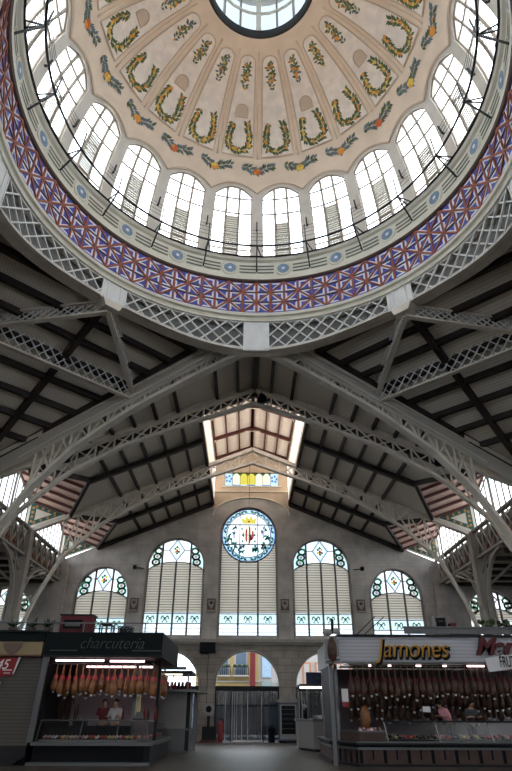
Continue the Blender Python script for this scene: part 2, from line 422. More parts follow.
def panel_outline(n=10):
    pts = []; tb, tt = .640, 1.18
    def hw(t): return 9*.90-.13/(9*math.cos(t)*PI/180)
    left = [(-hw(t), t) for t in [tb+(tt-.035-tb)*i/12 for i in range(13)]]
    arch = [(-hw(tt-.035)*math.cos(PI*i/n), tt-.035+.035*math.sin(PI*i/n)) for i in range(1, n)]
    return left, arch, [(-a, t) for a, t in left][::-1]
for sct in range(20):
    c = 9+18*sct
    b = MB(); l, ar, r_ = panel_outline()
    off = .075
    for i in range(12):
        for j in range(4):
            f0, f1 = j/4, (j+1)/4
            (a0, t0), (a1, t1) = l[i], l[i+1]
            b.quad(DS(t0, c+a0*(1-2*f0), off), DS(t0, c+a0*(1-2*f1), off), DS(t1, c+a1*(1-2*f1), off), DS(t1, c+a1*(1-2*f0), off), 'marble')
    b.poly([DS(t, c+a, off) for a, t in [l[-1]]+ar+[r_[0]]], 'marble')
    ol = l+ar+r_
    b.tube([DS(t, c+a, .08) for a, t in ol], .035, 'mould', 5, True)
    o2 = off+.012
    U = [(-3.6, .825), (-4.9, .76), (-4.9, .71), (-3.8, .682), (0, .668), (3.8, .682), (4.9, .71), (4.9, .76), (3.6, .825)]
    sprig(b, [(a+c, t) for a, t in U], ['leaf', 'leaf', 'leaf2'], .40, o2, .28, .15, 1.5, .075)
    V = [(0, 1.0), (0, 1.03), (-2.2, 1.055), (2.2, 1.06), (-2.6, 1.08), (2.4, 1.09), (0, 1.10), (-2.0, 1.125), (2.2, 1.13), (0, 1.14)]
    sprig(b, [(a+c, t) for a, t in V], ['leaf', 'leafgrey', 'leaf2'], .3, o2, .24, .13, 1.1, .07)
    pnl = b.build('painted_panel', dome)
    if sct % 2 == 1:                               # small arched niche
        b = MB(); t0 = .855; kk = 9*math.cos(t0)*PI/180
        w_ = .34
        q = [(-w_, 0), (w_, 0), (w_, .32)]+[(w_*math.cos(PI*i/8), .32+w_*math.sin(PI*i/8)) for i in range(1, 8)]+[(-w_, .32)]
        b.poly([DS(t0+y/9.6, c+x/kk, off+.02) for x, y in q], 'mould')
        b.tube([DS(t0+y/9.6, c+x/kk, off+.03) for x, y in q], .035, 'mould', 5, True)
        b.poly([DS(t0+y*.85/9.6, c+x*.8/kk, off+.03) for x, y in q], 'brown' if 0 else 'mould')
        b.build('vent_niche', pnl)
    # garland over each pier
    b = MB(); cg = 18*sct; o3 = .07
    path = [(-6.8, .585), (-4.5, .582), (-2.2, .568), (0, .556), (2.2, .568), (4.5, .582), (6.8, .585)]
    sprig(b, [(a+cg, t) for a, t in path], ['leafgrey', 'leafgrey', 'leaf'], .03, o3, .32, .16, 1.35)
    fm = ['redflower', 'yellow', 'orange'][sct % 3]
    for i in range(5): dot(b, .556+.01*math.sin(i*2.5), cg+.9*math.cos(i*2.5), .11, random.choice([fm, 'orange', fm]), o3+.01)
    b.build('painted_garland', dome)
    # rib between panels
    b = MB(); b.tube([DS(.63+(1.2-.63)*i/10, cg, .06) for i in range(11)], .05, 'cream', 5); b.build('rib', dome, smooth=True)
b = MB()
b.ring([(2.75, 31.9), (2.56, 31.85), (2.5, 32.0), (2.5, 32.35), (2.8, 32.35)], 'iron_dark', 64); b.build('oculus_ring', dome)
b = MB(); b.ring([(2.52, 35.6), (2.3, 35.8), (0.05, 36.8)], 'frieze', 32); b.ring([(2.9, 35.6), (2.3, 36.1), (0.05, 37.2)], 'zinc', 32); b.ring([(2.5, 35.6), (2.9, 35.6)], 'iron_light', 32)
b.build('cupola_roof', dome)
b = MB()
for i in range(16):
    a = math.radians(22.5*i-1); r = 2.52
    b.beam((r*math.sin(a), r*math.cos(a), 32.3), (r*math.sin(a), r*math.cos(a), 35.7), .26 if i % 8 == 0 else .09, .12, 'framew' if i % 8 else 'frieze', (math.sin(a), math.cos(a), 0))
b.ring([(2.44, 33.9), (2.55, 33.9), (2.55, 34.02), (2.44, 34.02)], 'frieze', 32, closed=True)
cw = b.build('cupola_mullions', dome)
b = MB(); b.ring([(2.56, 32.35), (2.56, 35.6)], 'cupglass', 48); b.build('cupola_glass', dome)
# drum windows
for sct in range(20):
    c = 9+18*sct
    e = empty('window_%d' % (sct+1), DS(0.02, c), 'tall arched dome drum window, clear panes either side of a louvred middle light', 'window', 'arched windows around the dome drum', 'structure')
    b = MB(); OF = -.12
    V4 = [-HW, -2.35, 2.35, HW]
    for i, a in enumerate(V4):
        n = 6; te = tarch(a)
        b.tube([DS(.005+(te-.005)*j/n, c+a, OF) for j in range(n+1)], .075, 'framew', 5)
    for tv in (.075, .31, .40):
        b.tube([DS(tv, c-HW+HW*2*j/6, OF) for j in range(7)], .06, 'framew', 4)
    b.tube([DS(tarch(-HW+2*HW*j/10)-.003, c-HW+2*HW*j/10, OF) for j in range(11)], .06, 'framew', 4)
    b.build('window_frame', e)
    b = MB()
    TL = [.0, .1, .2, .3, .4]
    for (a0, a1) in zip(V4, V4[1:]):
        for j in range(4):
            b.quad(DS(TL[j], c+a0, OF), DS(TL[j], c+a1, OF), DS(TL[j+1], c+a1, OF), DS(TL[j+1], c+a0, OF), 'glass')
        b.quad(DS(.4, c+a0, OF), DS(.4, c+a1, OF), DS(tarch(a1), c+a1, OF), DS(tarch(a0), c+a0, OF), 'glass')
    b.build('pane', e)
    b = MB()
    for j in range(21 if sct % 3 else 18):
        t = .012+.0134*j
        b.quad(DS(t, c-2.3, OF+.03), DS(t, c+2.3, OF+.03), DS(t+.0130, c+2.3, OF+.01), DS(t+.0130, c-2.3, OF+.01), 'slatw'); b.beam(DS(t, c-2.3, OF+.05), DS(t, c+2.3, OF+.05), .03, .045, 'framew')
    b.build('louvre', e)
# frieze, tile band, mouldings
b = MB(); b.ring([(8.98, 20.85), (8.80, 20.9), (8.78, 21.1), (8.90, 21.16), (8.90, 22.12), (8.78, 22.2), (8.74, 22.36), (9.0, 22.42), (9.35, 22.42), (9.35, 20.9)], 'frieze', 160, closed=True)
fr = b.build('frieze', dome, smooth=False)
b = MB(); b.ring([(8.72, 22.36), (8.66, 22.40), (8.72, 22.46), (9.0, 22.46)], 'iron_dark', 160); b.ring([(8.96, 20.78), (8.86, 20.82), (8.80, 20.9)], 'brown', 160); b.build('dark_edge_bands', dome)
for sct in range(20):
    c = 9+18*sct; b = MB()
    def fp(x, z, r): a = math.radians(c)+x/8.9; return (r*math.sin(a), r*math.cos(a), z)
    for rr, mm, off in ((.42, 'frieze', .04), (.31, 'medal', .06), (.09, 'tilewhite', .075)):
        b.poly([fp(rr*math.cos(2*PI*i/20), 21.64+rr*math.sin(2*PI*i/20), 8.9-off) for i in range(20)], mm)
    b.tube([fp(.42*math.cos(2*PI*i/20), 21.64+.42*math.sin(2*PI*i/20), 8.87) for i in range(20)], .03, 'frieze', 5, True)
    b.build('medallion', dome)
    for sg in (-1, 1):
        b = MB()
        b.beam(fp(sg*.48, 21.64, 8.912), fp(sg*1.36, 21.64, 8.912), .62, .02, 'frieze', fp(sg*.9, 0, 1))
        for zz in (21.42, 21.64, 21.86):
            for k in range(5):
                x0, x1 = sg*(.5+.86*k/5), sg*(.5+.86*(k+1)/5)
                b.quad(fp(x0, zz-.05, 8.88), fp(x1, zz-.05, 8.88), fp(x1, zz+.05, 8.88), fp(x0, zz+.05, 8.88), 'groove')
        b.build('frieze_grooves', dome)
b = MB(); b.ring([(8.95, 18.85), (8.95, 20.8), (9.4, 20.8), (9.4, 18.85)], 'tileblue', 240, closed=True)
NC, NRW = 80, 3; z0, dz = 18.87, .64
def tp(i, z, r): a = math.radians(i*360/NC); return (r*math.sin(a), r*math.cos(a), z)
for i in range(NC):
    for j in range(NRW):
        za, zb = z0+j*dz, z0+(j+1)*dz
        par = (i+j) % 2
        c4 = [(i, za), (i+1, za), (i+1, zb), (i, zb)]
        tris = ((0, 1, 2), (0, 2, 3)) if par else ((0, 1, 3), (1, 2, 3))
        for tr in tris:
            P3 = [c4[k] for k in tr]; g = (sum(p[0] for p in P3)/3, sum(p[1] for p in P3)/3)
            def lp(p, f): return (p[0]+(g[0]-p[0])*f, p[1]+(g[1]-p[1])*f)
            o = [lp(p, .26) for p in P3]; n_ = [lp(p, .66) for p in P3]
            for k in range(3):
                if (k+i) % 3 == 0: continue
                k2 = (k+1) % 3
                b.quad(tp(*o[k], 8.945), tp(*o[k2], 8.945), tp(*n_[k2], 8.945), tp(*n_[k], 8.945), 'tilewhite')
b.build('tile_band', dome)
b = MB()
for i in range(NC):
    b.beam(tp(i, z0, 8.93), tp(i, z0+3*dz, 8.93), .07, .05, 'terra', tp(i, 0, 1))
    for j in range(NRW):
        za, zb = z0+j*dz, z0+(j+1)*dz
        if (i+j) % 2: b.beam(tp(i, za, 8.93), tp(i+1, zb, 8.93), .075, .05, 'terra', tp(i+.5, 0, 1))
        else: b.beam(tp(i+1, za, 8.93), tp(i, zb, 8.93), .075, .05, 'terra', tp(i+.5, 0, 1))
        if j: b.beam(tp(i, za, 8.935), tp(i+1, za, 8.935), .05, .04, 'brown', tp(i+.5, 0, 1))
b.build('terracotta_lattice', dome)
b = MB(); b.ring([(9.12, 18.36), (9.0, 18.38), (8.98, 18.46), (9.06, 18.5), (9.0, 18.6), (8.9, 18.66), (8.88, 18.8), (8.95, 18.87), (9.4, 18.87), (9.4, 18.36)], 'frieze', 160, closed=True); b.build('cornice', dome)
# ring girder with lattice
ZB = lambda az: 17.5-.68*abs(math.cos(math.radians(2*az)))**2.2
b = MB()
nn = 144
for i in range(nn):
    a0, a1 = 360*i/nn, 360*(i+1)/nn
    def rp(a, z, r): a = math.radians(a); return (r*math.sin(a), r*math.cos(a), z)
    b.quad(rp(a0, ZB(a0)-.1, 9.38), rp(a1, ZB(a1)-.1, 9.38), rp(a1, 18.4, 9.38), rp(a0, 18.4, 9.38), 'ringback')
    for zl, zh in ((None, .12),):
        za, zb_ = ZB(a0), ZB(a1)
        vs = [rp(a0, za, 9.10), rp(a0, za-.1, 9.06), rp(a0, za-.1, 9.7), rp(a0, za, 9.7), rp(a1, zb_, 9.10), rp(a1, zb_-.1, 9.06), rp(a1, zb_-.1, 9.7), rp(a1, zb_, 9.7)]
        b.add(vs, [(0, 1, 5, 4), (1, 2, 6, 5), (2, 3, 7, 6), (3, 0, 4, 7)], 'iron')
b.build('ring_plate', dome)
b = MB(); st = 4.5/1.0; n_l = 80
for i in range(n_l):
    a0 = 360*i/n_l
    if min((a0+2) % 45, 45-(a0+2) % 45) < 2.2+2.2 and False: continue
    for sg in (-1, 1):
        a, z = a0, 18.38
        pts = []
        aa = a; zz = z
        while zz > ZB(aa) and abs(aa-a0) < 12:
            pts.append((aa, zz)); aa += sg*.5; zz -= .5*PI/180*9.1
        pts.append((aa, zz))
        p0, p1 = pts[0], pts[-1]; mid = pts[len(pts)//2]
        def nearpost(x): x = x % 45; return min(x, 45-x) < 3.2
        for (q0, q1) in ((p0, mid), (mid, p1)):
            if nearpost((q0[0]+q1[0])/2): continue
            b.beam(rp(q0[0], q0[1], 9.13+.02*sg), rp(q1[0], q1[1], 9.13+.02*sg), .055, .085, 'iron_light', rp((q0[0]+q1[0])/2, 0, 1))
b.tube([rp(360*i/144, 18.36, 9.12) for i in range(144)], .05, 'iron_light', 5, True)
b.tube([rp(360*i/144, ZB(360*i/144)+.02, 9.12) for i in range(144)], .05, 'iron_light', 5, True)
b.build('lattice_girder', dome)
for i in range(8):
    a = math.radians(45*i); b = MB()
    u = Vector((math.sin(a), math.cos(a), 0)); t = Vector((math.cos(a), -math.sin(a), 0)); z_ = ZB(45*i)-.14
    for off, w_ in ((0, .6), (-.32, .05), (.32, .05), (-.6, .05), (.6, .05)):
        p = u*(9.07 if w_ == .05 else 9.1)+t*off
        b.beam(p+Vector((0, 0, z_)), p+Vector((0, 0, 18.38)), 1.2 if w_ == .6 else .06, .06, 'iron_light', u)
    if i % 2: b.prism([u*9.0+t*-.5+Vector((0, 0, z_)), u*9.0+t*.5+Vector((0, 0, z_)), u*9.0+t*.35+Vector((0, 0, z_-.35)), u*9.0+t*-.35+Vector((0, 0, z_-.35))], u*.8, 'iron')
    b.build('node_plate', dome)
# gallery railing
rail = empty('gallery_railing', (0, 0, 22.4), 'thin black tubular railing ringing the foot of the dome windows', 'railing')
b = MB(); b.tube([(8.03*math.sin(2*PI*i/140), 8.03*math.cos(2*PI*i/140), 22.5) for i in range(140)], .055, 'iron_dark', 6, True); b.build('ring_rail', rail, smooth=True)
b = MB()
for zz in (22.85, 23.1, 23.35, 23.58): b.tube([(8.0*math.sin(2*PI*i/140), 8.0*math.cos(2*PI*i/140), zz) for i in range(140)], .012, 'iron_dark', 4, True)
b.build('guard_wires', rail)
for i in range(20):
    a = math.radians(18*i); u = Vector((math.sin(a), math.cos(a), 0)); t = Vector((math.cos(a), -math.sin(a), 0)); b = MB()
    z = lambda v: Vector((0, 0, v))
    b.beam(u*8.88+z(21.45), u*8.03+z(22.5), .06, .06, 'iron_dark'); b.beam(u*8.03+z(22.5), u*7.95+z(23.6), .05, .05, 'iron_dark')
    b.beam(u*8.75+t*.25+z(22.4), u*8.03+z(22.5), .05, .05, 'iron_dark'); b.beam(u*8.75+z(22.42), u*8.03+z(22.5), .05, .05, 'iron_dark')
    b.build('bracket', rail)
for i in range(20):
    a = math.radians(18*i); b = MB(); p = Vector(DS(.20, 18*i, .12)); q = Vector(DS(.245, 18*i, .16)); b.beam(p, q, .06, .08, 'iron_dark'); b.beam(p, Vector(DS(.20, 18*i, -.02)), .08, .08, 'iron_dark')
    o = b.build('spotlight'); tag(o, 'small black spotlight fixed to a pier between the dome windows', 'spotlight', 'spotlights on the drum piers')

# ---- roofs ----------------------------------------------------------------
BAYS = [(14.7, 23.4), (23.4, 31.5)]
ZLS = [(0, 16.85), (3.5, 15.6), (7, 14.2), (10, 12.4), (12.2, 10.2), (13.3, 7.9), (13.9, 6.0)]
def interp(tb, x):
    x = abs(x)
    for (a, z0_), (c, z1_) in zip(tb, tb[1:]):
        if x <= c: return z0_+(z1_-z0_)*(x-a)/(c-a)
    return tb[-1][1]
def slab(b, pts, zf, th, m):
    lo = [(x, y, zf(x, y)) for x, y in pts]; b.prism(lo, (0, 0, th), m)
def arm(k):
    xf = Rz(k)
    roof = empty('ceiling' if k == 0 else 'ceiling.%03d' % k, (0, 0, 0), 'boarded pitched roof over the %s arm with dark timber joists' % SIDE[k], 'ceiling', kind='structure')
    zf = lambda x, y: NR(x)
    b = MB(xf)
    for s in (-1, 1):
        slab(b, [(0, 9.3), (s*3.1, T0Y(3.1)-.2), (s*3.1, 15.4), (0, 15.4)], zf, .15, 'deck')
        slab(b, [(s*3.1, T0Y(3.1)-.2), (s*9.9, T0Y(9.9)-.2), (s*9.9, 31.6), (s*3.1, 31.6)], zf, .15, 'deck')
        slab(b, [(s*9.9, T0Y(9.9)-.2), (s*14.3, 14.7), (s*9.9, 14.7)], zf, .15, 'deck')
        for (a, c) in BAYS:
            m = (a+c)/2
            slab(b, [(s*9.9, a), (s*9.9, m), (s*12.1, a)], zf, .15, 'deck'); slab(b, [(s*9.9, m), (s*9.9, c), (s*12.1, c)], zf, .15, 'deck')
    b.build('boarding', roof)
    for s in (-1, 1):
        for j in range(8):
            x = .95+1.15*j if j < 2 else 4.25+1.15*(j-2)
            ye = 15.3 if j < 2 else 31.4
            b = MB(xf)
            if x > 9.9: continue
            b.beam((s*x, T0Y(x), NR(x)-.08), (s*x, ye, NR(x)-.08), .17, .19, 'wood'); b.build('joist', roof)
        for y, x0 in ((19.05, 3.2), (27.45, 3.2), (31.3, 3.2), (15.3, 0)):
            x1 = 9.9 if y in (19.05, 27.45) else 12.1
            b = MB(xf); b.beam((s*x0, y, NR(x0)-.2), (s*x1, y, NR(x1)-.2), .26, .3, 'wood'); b.build('rafter', roof)
        b = MB(xf); b.beam((s*3.15, 15.3, NR(3.15)-.1), (s*3.15, 31.5, NR(3.15)-.1), .2, .3, 'wood'); b.build('trimmer', roof)
    b = MB(xf); b.beam((0, 9.6, 17.85), (0, 15.3, 17.85), .28, .3, 'wood'); b.build('ridge_beam', roof)
    # low roofs either side of the arm and side frieze
    b = MB(xf)
    if k % 2 == 0:
        for s in (-1, 1):
            b.prism([(s*15, 15, 10.2), (s*31.6, 15, 10.2), (s*31.6, 31.6, 10.2), (s*15, 31.6, 10.2)], (0, 0, .2), 'deck')
            for j in range(8): b.box(min(s*15, s*31.5), max(s*15, s*31.5), 16+2*j, 16.2+2*j, 9.95, 10.2, 'wood')
        tag(b.build('ceiling.%03d' % (6+k)), 'low dark flat roof of the aisles beside the %s arm' % SIDE[k], 'ceiling', kind='structure')
    for s in (-1, 1):
        b = MB(xf); b.box(min(s*15, s*15.15), max(s*15, s*15.15), 15, 31.5, 10.2, 12.0, 'stone')
        for j in range(40):
            y = 15.2+16.2*j/40
            b.prism([(s*14.97, y, 11.0), (s*14.97, y+.18, 11.3), (s*14.97, y+.36, 11.0), (s*14.97, y+.18, 10.7)], (s*-.03, 0, 0), 'terra')
        b.box(min(s*14.9, s*15.15), max(s*14.9, s*15.15), 15, 31.5, 11.85, 12.0, 'iron'); b.box(min(s*14.9, s*15.15), max(s*14.9, s*15.15), 15, 31.5, 10.2, 10.35, 'iron')
        tag(b.build('trim_%d' % (6+2*k+(s > 0))), 'grey and terracotta tiled frieze on the %s side of the %s arm' % ('left' if s < 0 else 'right', SIDE[k]), 'frieze', kind='structure')
    # dormers
    for s in (-1, 1):
        for bi, (a, c) in enumerate(BAYS):
            m = (a+c)/2
            nm = ('left', 'right')[s > 0]
            dm = empty('dormer', xf @ Vector((s*15, m, 12)), 'tiled timber dormer, %s side of the %s arm, %s' % (nm, SIDE[k], 'by the gable wall' if bi else 'by the crossing'), 'dormer')
            TIP = Vector((s*9.9, m, NR(9.9))); V0 = Vector((s*12.1, a, NR(12.1))); V1 = Vector((s*12.1, c, NR(12.1)))
            O0 = Vector((s*15, a, 14.05)); O1 = Vector((s*15, c, 14.05)); RD = Vector((s*15, m, 15.85))
            b = MB(xf)
            for A, B_ in ((V0, O0), (V1, O1)): b.prism([TIP, A, B_, RD], (0, 0, .12), 'pinkdeck')
            b.build('lining', dm)
            b = MB(xf)
            for A, B_ in ((V0, O0), (V1, O1)):
                for j in range(6):
                    f = j/5.0*.96+.02; p = TIP.lerp(A, f); q = RD.lerp(B_, f); dz_ = Vector((0, 0, -.09)); b.beam(p+dz_, q+dz_, .17, .16, 'redwood')
                b.beam(TIP+Vector((0, 0, -.12)), A+Vector((0, 0, -.12)), .2, .28, 'wood')
            b.build('rafters', dm)
            for A, B_, y in ((V0, O0, a), (V1, O1, c)):
                b = MB(xf)
                yy = y+(.02 if y == a else -.02)
                L_ = Vector((s*15, y, 11.95)); tri = [Vector((A.x, yy, A.z)), Vector((B_.x, yy, B_.z)), Vector((L_.x, yy, L_.z))]
                sg = .14 if y == a else -.14
                b.prism(tri, (0, -sg*.3, 0), 'frieze')
                g = (tri[0]+tri[1]+tri[2])/3; inn = [p.lerp(g, .22) for p in tri]; in2 = [p.lerp(g, .62) for p in tri]
                o_ = Vector((0, sg*.15, 0))
                for i in range(3):
                    i2 = (i+1) % 3; b.quad(inn[i]+o_, inn[i2]+o_, in2[i2]+o_, in2[i]+o_, 'tilegreen')
                    for q in range(4):
                        p = inn[i].lerp(inn[i2], (q+.5)/4).lerp(in2[i].lerp(in2[i2], (q+.5)/4), .5)+o_*1.3
                        b.poly([p+Vector((.1*math.cos(t_*PI/3), 0, .1*math.sin(t_*PI/3))) for t_ in range(6)], 'tileorange')
                b.build('tiled_cheek', dm)
            b = MB(xf); b.poly([Vector((s*15.05, a, 12)), Vector((s*15.05, c, 12)), O1, RD, O0], 'frostglass'); b.build('pane', dm)
            b = MB(xf)
            for j in range(12):
                y = a+(c-a)*j/11; zt = 14.05+1.8*(1-abs(y-m)/(m-a)); b.beam((s*15, y, 12), (s*15, y, zt), .07, .07, 'frame')
            b.beam(O0, RD, .14, .14, 'redwood'); b.beam(O1, RD, .14, .14, 'redwood')
            b.build('glazing_bars', dm)
    # lantern along the ridge
    la = empty('roof_lantern', xf @ Vector((0, 23, 17)), 'bright glazed ridge lantern with cream boarded roof over the %s arm' % SIDE[k], 'skylight')
    LZ = lambda x: 21.6-.35*abs(x)
    b = MB(xf)
    for s in (-1, 1):
        b.prism([(0, 15.3, 21.6), (s*3.3, 15.3, LZ(3.3)), (s*3.3, 31.8, LZ(3.3)), (0, 31.8, 21.6)], (0, 0, .12), 'lantdeck')
    b.build('lantern_roof', la)
    b = MB(xf)
    for s in (-1, 1):
        for j in range(4):
            x = [0.02, 1.05, 2.05, 3.0][j]; b.beam((s*x, 15.3, LZ(x)-.08), (s*x, 31.7, LZ(x)-.08), .12 if j else .2, .16, 'redwood')
        for j in range(5):
            y = 15.6+3.85*j; b.beam((0, y, 21.45), (s*3.05, y, LZ(3.05)-.15), .2, .24, 'redwood')
            b.tube([(s*3.0*math.sin(t_), y, 20.1+1.05*math.cos(t_)) for t_ in [math.radians(90*q/8) for q in range(9)]], .04, 'frieze', 4)
    b.build('lantern_beams', la)
    b = MB(xf)
    for s in (-1, 1):
        x = s*3.12
        b.box(min(x, x+s*.12), max(x, x+s*.12), 15.3, 31.6, 16.6, 17.5, 'lantdeck'); b.box(min(x, x+s*.12), max(x, x+s*.12), 15.3, 31.6, 20.1, 20.5, 'lantdeck')
        for j in range(13):
            y = 15.4+16.1*j/12; b.box(min(x, x+s*.14), max(x, x+s*.14), y-.09, y+.09, 17.4, 20.2, 'lantdeck')
    # end wall with opening
    Y = 31.6
    def wq(x0, x1, za, zb_): b.box(x0, x1, Y, Y+.3, za, zb_, 'tanwall')
    b.prism([(-3.1, Y, 16.5), (-3.1, Y, 18.15), (3.1, Y, 18.15), (3.1, Y, 16.5), (0, Y, 17.9)], (0, .3, 0), 'tanwall')
    wq(-3.1, -2.25, 18.15, 19.4); wq(2.25, 3.1, 18.15, 19.4)
    b.prism([(-3.1, Y, 19.4), (-3.1, Y, 20.5), (0, Y, 21.6), (3.1, Y, 20.5), (3.1, Y, 19.4)], (0, .3, 0), 'tanwall')
    b.box(-2.5, 2.5, 31.35, 31.7, 18.0, 18.12, 'frieze')
    ac = [(3.1*math.sin(t_), 31.42, 15.6+1.5*math.cos(t_)) for t_ in [math.radians(-90+180*q/16) for q in range(17)]]
    for p, q in zip(ac, ac[1:]): b.quad(p, q, (q[0], 31.42, 18.02), (p[0], 31.42, 18.02), 'tanwall')
    b.tube(ac, .06, 'frieze', 4); b.box(-3.1, 3.1, 31.3, 31.5, 17.55, 17.62, 'frieze')
    b.build('lantern_wall', la)
    b = MB(xf)
    for s in (-1, 1): b.quad((s*3.2, 15.3, 17.4), (s*3.2, 31.6, 17.4), (s*3.2, 31.6, 20.2), (s*3.2, 15.3, 20.2), 'creamlight')
    b.poly([(-3.1, 15.2, 16.75), (-3.1, 15.2, 20.5), (0, 15.2, 21.6), (3.1, 15.2, 20.5), (3.1, 15.2, 16.75), (0, 15.2, 18)], 'glass')  # unseen end pane, added to let daylight onto the lantern roof
    b.build('side_and_added_end_pane', la)
    b = MB(xf); cols = ['gl_paleb', 'gl_cream', 'gl_yellow', 'gl_yellow', 'gl_cream', 'gl_cream', 'gl_paleb']
    for j in range(7):
        x0, x1 = -2.25+4.5*j/7, -2.25+4.5*(j+1)/7
        b.quad((x0, 31.75, 18.35), (x1, 31.75, 18.35), (x1, 31.75, 19.4), (x0, 31.75, 19.4), cols[j])
        b.quad((x0, 31.75, 18.15), (x1, 31.75, 18.15), (x1, 31.75, 18.35), (x0, 31.75, 18.35), 'gl_blue' if j % 2 else 'gl_paleb')
        xm = (x0+x1)/2
        if 0 < j < 6:
            for sg in (-1, 1): b.poly([(xm+sg*.32, 31.73, 19.1), (xm+sg*.32, 31.73, 19.4), (xm+sg*.05, 31.73, 19.4)], 'gl_green')
        else:
            for q in range(5): b.poly([(xm+.22*math.cos(q*1.3)+.1*math.cos(t_*PI/3), 31.73, 18.85+.25*math.sin(q*1.3)+.1*math.sin(t_*PI/3)) for t_ in range(6)], 'gl_blue')
        b.beam((x0, 31.7, 18.15), (x0, 31.7, 19.4), .04, .04, 'frame')
    b.quad((-2.25, 31.8, 18.15), (2.25, 31.8, 18.15), (2.25, 31.8, 19.4), (-2.25, 31.8, 19.4), 'milk')
    b.build('stained_light', la)
    # columns, trusses, girders
    det = True
    for s in (-1, 1):
        for yi, y in enumerate((14.7, 23.4)):
            if yi == 0 and (k % 2 == 1): continue            # corner columns belong to the front and back arms
            where = ('at the corner of the crossing', 'midway along the arm')[yi]
            e = empty('iron_column', xf @ Vector((s*14.6, y, 0)), 'grey tapering iron column %s, %s side of the %s arm' % (where, ('left', 'right')[s > 0], SIDE[k]), 'column')
            b = MB(xf)
            b.add([(s*14.6+dx*.46, y+dy*.46, 0) for dx, dy in ((-1, -1), (1, -1), (1, 1), (-1, 1))]+[(s*14.6+dx*.28, y+dy*.28, 12.0) for dx, dy in ((-1, -1), (1, -1), (1, 1), (-1, 1))],
                  [(0, 1, 2, 3), (4, 5, 6, 7), (0, 1, 5, 4), (1, 2, 6, 5), (2, 3, 7, 6), (3, 0, 4, 7)], 'iron_darkened')
            for dx in (-.46, .46):
                b.beam((s*14.6+dx*1.0, y-.46, 0), (s*14.6+dx*.6, y-.3, 12), .1, .1, 'iron_darkened')
            b.build('shaft', e)
            b = MB(xf); b.box(s*14.6-.8, s*14.6+.8, y-.8, y+.8, 0, 1.1, 'stone'); b.build('plinth', e)
            b = MB(xf)
            for sg in (-1, 1):
                pr = None
                for q in range(9):
                    t_ = PI/2*q/8; p = (s*14.6, y+sg*(.4+3.4*(1-math.cos(t_))), 6.6+3.6*math.sin(t_))
                    if pr: b.beam(pr, p, .22, .16, 'iron_darkened')
                    pr = p
                for q in (1, 3): b.beam((s*14.6, y+sg*(.5+q*.9), 10.3), (s*14.6, y+sg*(.45+.3*q*q*.35), 7.2+.85*q), .08, .08, 'iron_darkened')
                b.beam((s*14.6, y+sg*.4, 9.4), (s*14.6, y+sg*1.7, 10.3), .1, .1, 'iron_darkened')
                b.beam((s*14.6, y, 8.4), (s*(14.6+2.4), y+sg*.02, 10.2), .14, .14, 'iron_darkened')
            b.build('brace', e)
        # girder
        e = empty('lattice_girder', xf @ Vector((s*14.6, 23, 10.4)), 'iron lattice girder along the %s side of the %s arm, under the dormers' % (('left', 'right')[s > 0], SIDE[k]), 'girder')
        b = MB(xf); x = s*14.6
        b.beam((x, 14.7, 12.05), (x, 31.4, 12.05), .3, .14, 'iron_darkened'); b.beam((x, 14.7, 10.35), (x, 31.4, 10.35), .3, .14, 'iron_darkened'); b.build('chord', e)
        b = MB(xf)
        for j in range(14):
            y0 = 14.9+1.18*j; b.beam((x, y0, 10.4), (x, y0+1.18, 12), .09, .07, 'iron_darkened'); b.beam((x+.05, y0+1.18, 10.4), (x+.05, y0, 12), .09, .07, 'iron_darkened'); b.beam((x, y0, 10.4), (x, y0, 12), .1, .1, 'iron_darkened')
        b.build('lattice_web', e)
    for ti, y in enumerate((14.7, 23.4)):
        e = empty('roof_truss', xf @ Vector((0, y, 17)), 'arched grey iron roof truss spanning the %s arm, %s' % (SIDE[k], 'nearer the dome' if ti == 0 else 'nearer the gable wall'), 'truss')
        b = MB(xf); 
        for s in (-1, 1): b.beam((0, y, 17.86), (s*14.6, y, NR(14.6)-.14), .42, .24, 'iron')
        b.build('upper_chord', e)
        b = MB(xf)
        # smooth arch
        zs = []
        for s in (-1, 1):
            pr = None
            for q in range(30):
                x = 14.0*math.sin(PI/2*q/29)**.85; z_ = 6.2+10.65*math.sqrt(max(0, 1-(x/14.05)**2)) if False else None
                z_ = interp(ZLS, x) if x > .01 else 16.85
                p = (s*x, y, z_)
                if pr: b.beam(pr, p, .32, .15, 'iron')
                pr = p
        b.build('arch_rib', e)
        b = MB(xf)
        for s in (-1, 1):
            xs = [0, .95, 1.9, 2.85, 3.8, 4.75, 5.7, 6.65, 7.6, 8.55, 9.5, 10.5, 11.5, 12.4]
            for x0, x1 in zip(xs, xs[1:]):
                u0, u1, l0, l1 = NR(x0)-.25, NR(x1)-.25, interp(ZLS, x0)+.05, interp(ZLS, x1)+.05
                b.beam((s*x0, y, u0), (s*x1, y, l1), .08, .07, 'iron'); b.beam((s*x0, y+.06, l0), (s*x1, y+.06, u1), .08, .07, 'iron'); b.beam((s*x1, y, l1), (s*x1, y, u1), .09, .1, 'iron')
            for z_ in (7.4, 8.8): b.beam((s*14.5, y, z_), (s*(13.0 if z_ > 8 else 13.6), y, z_+.5), .08, .08, 'iron')
        b.build('web', e)
for k in range(4): arm(k)

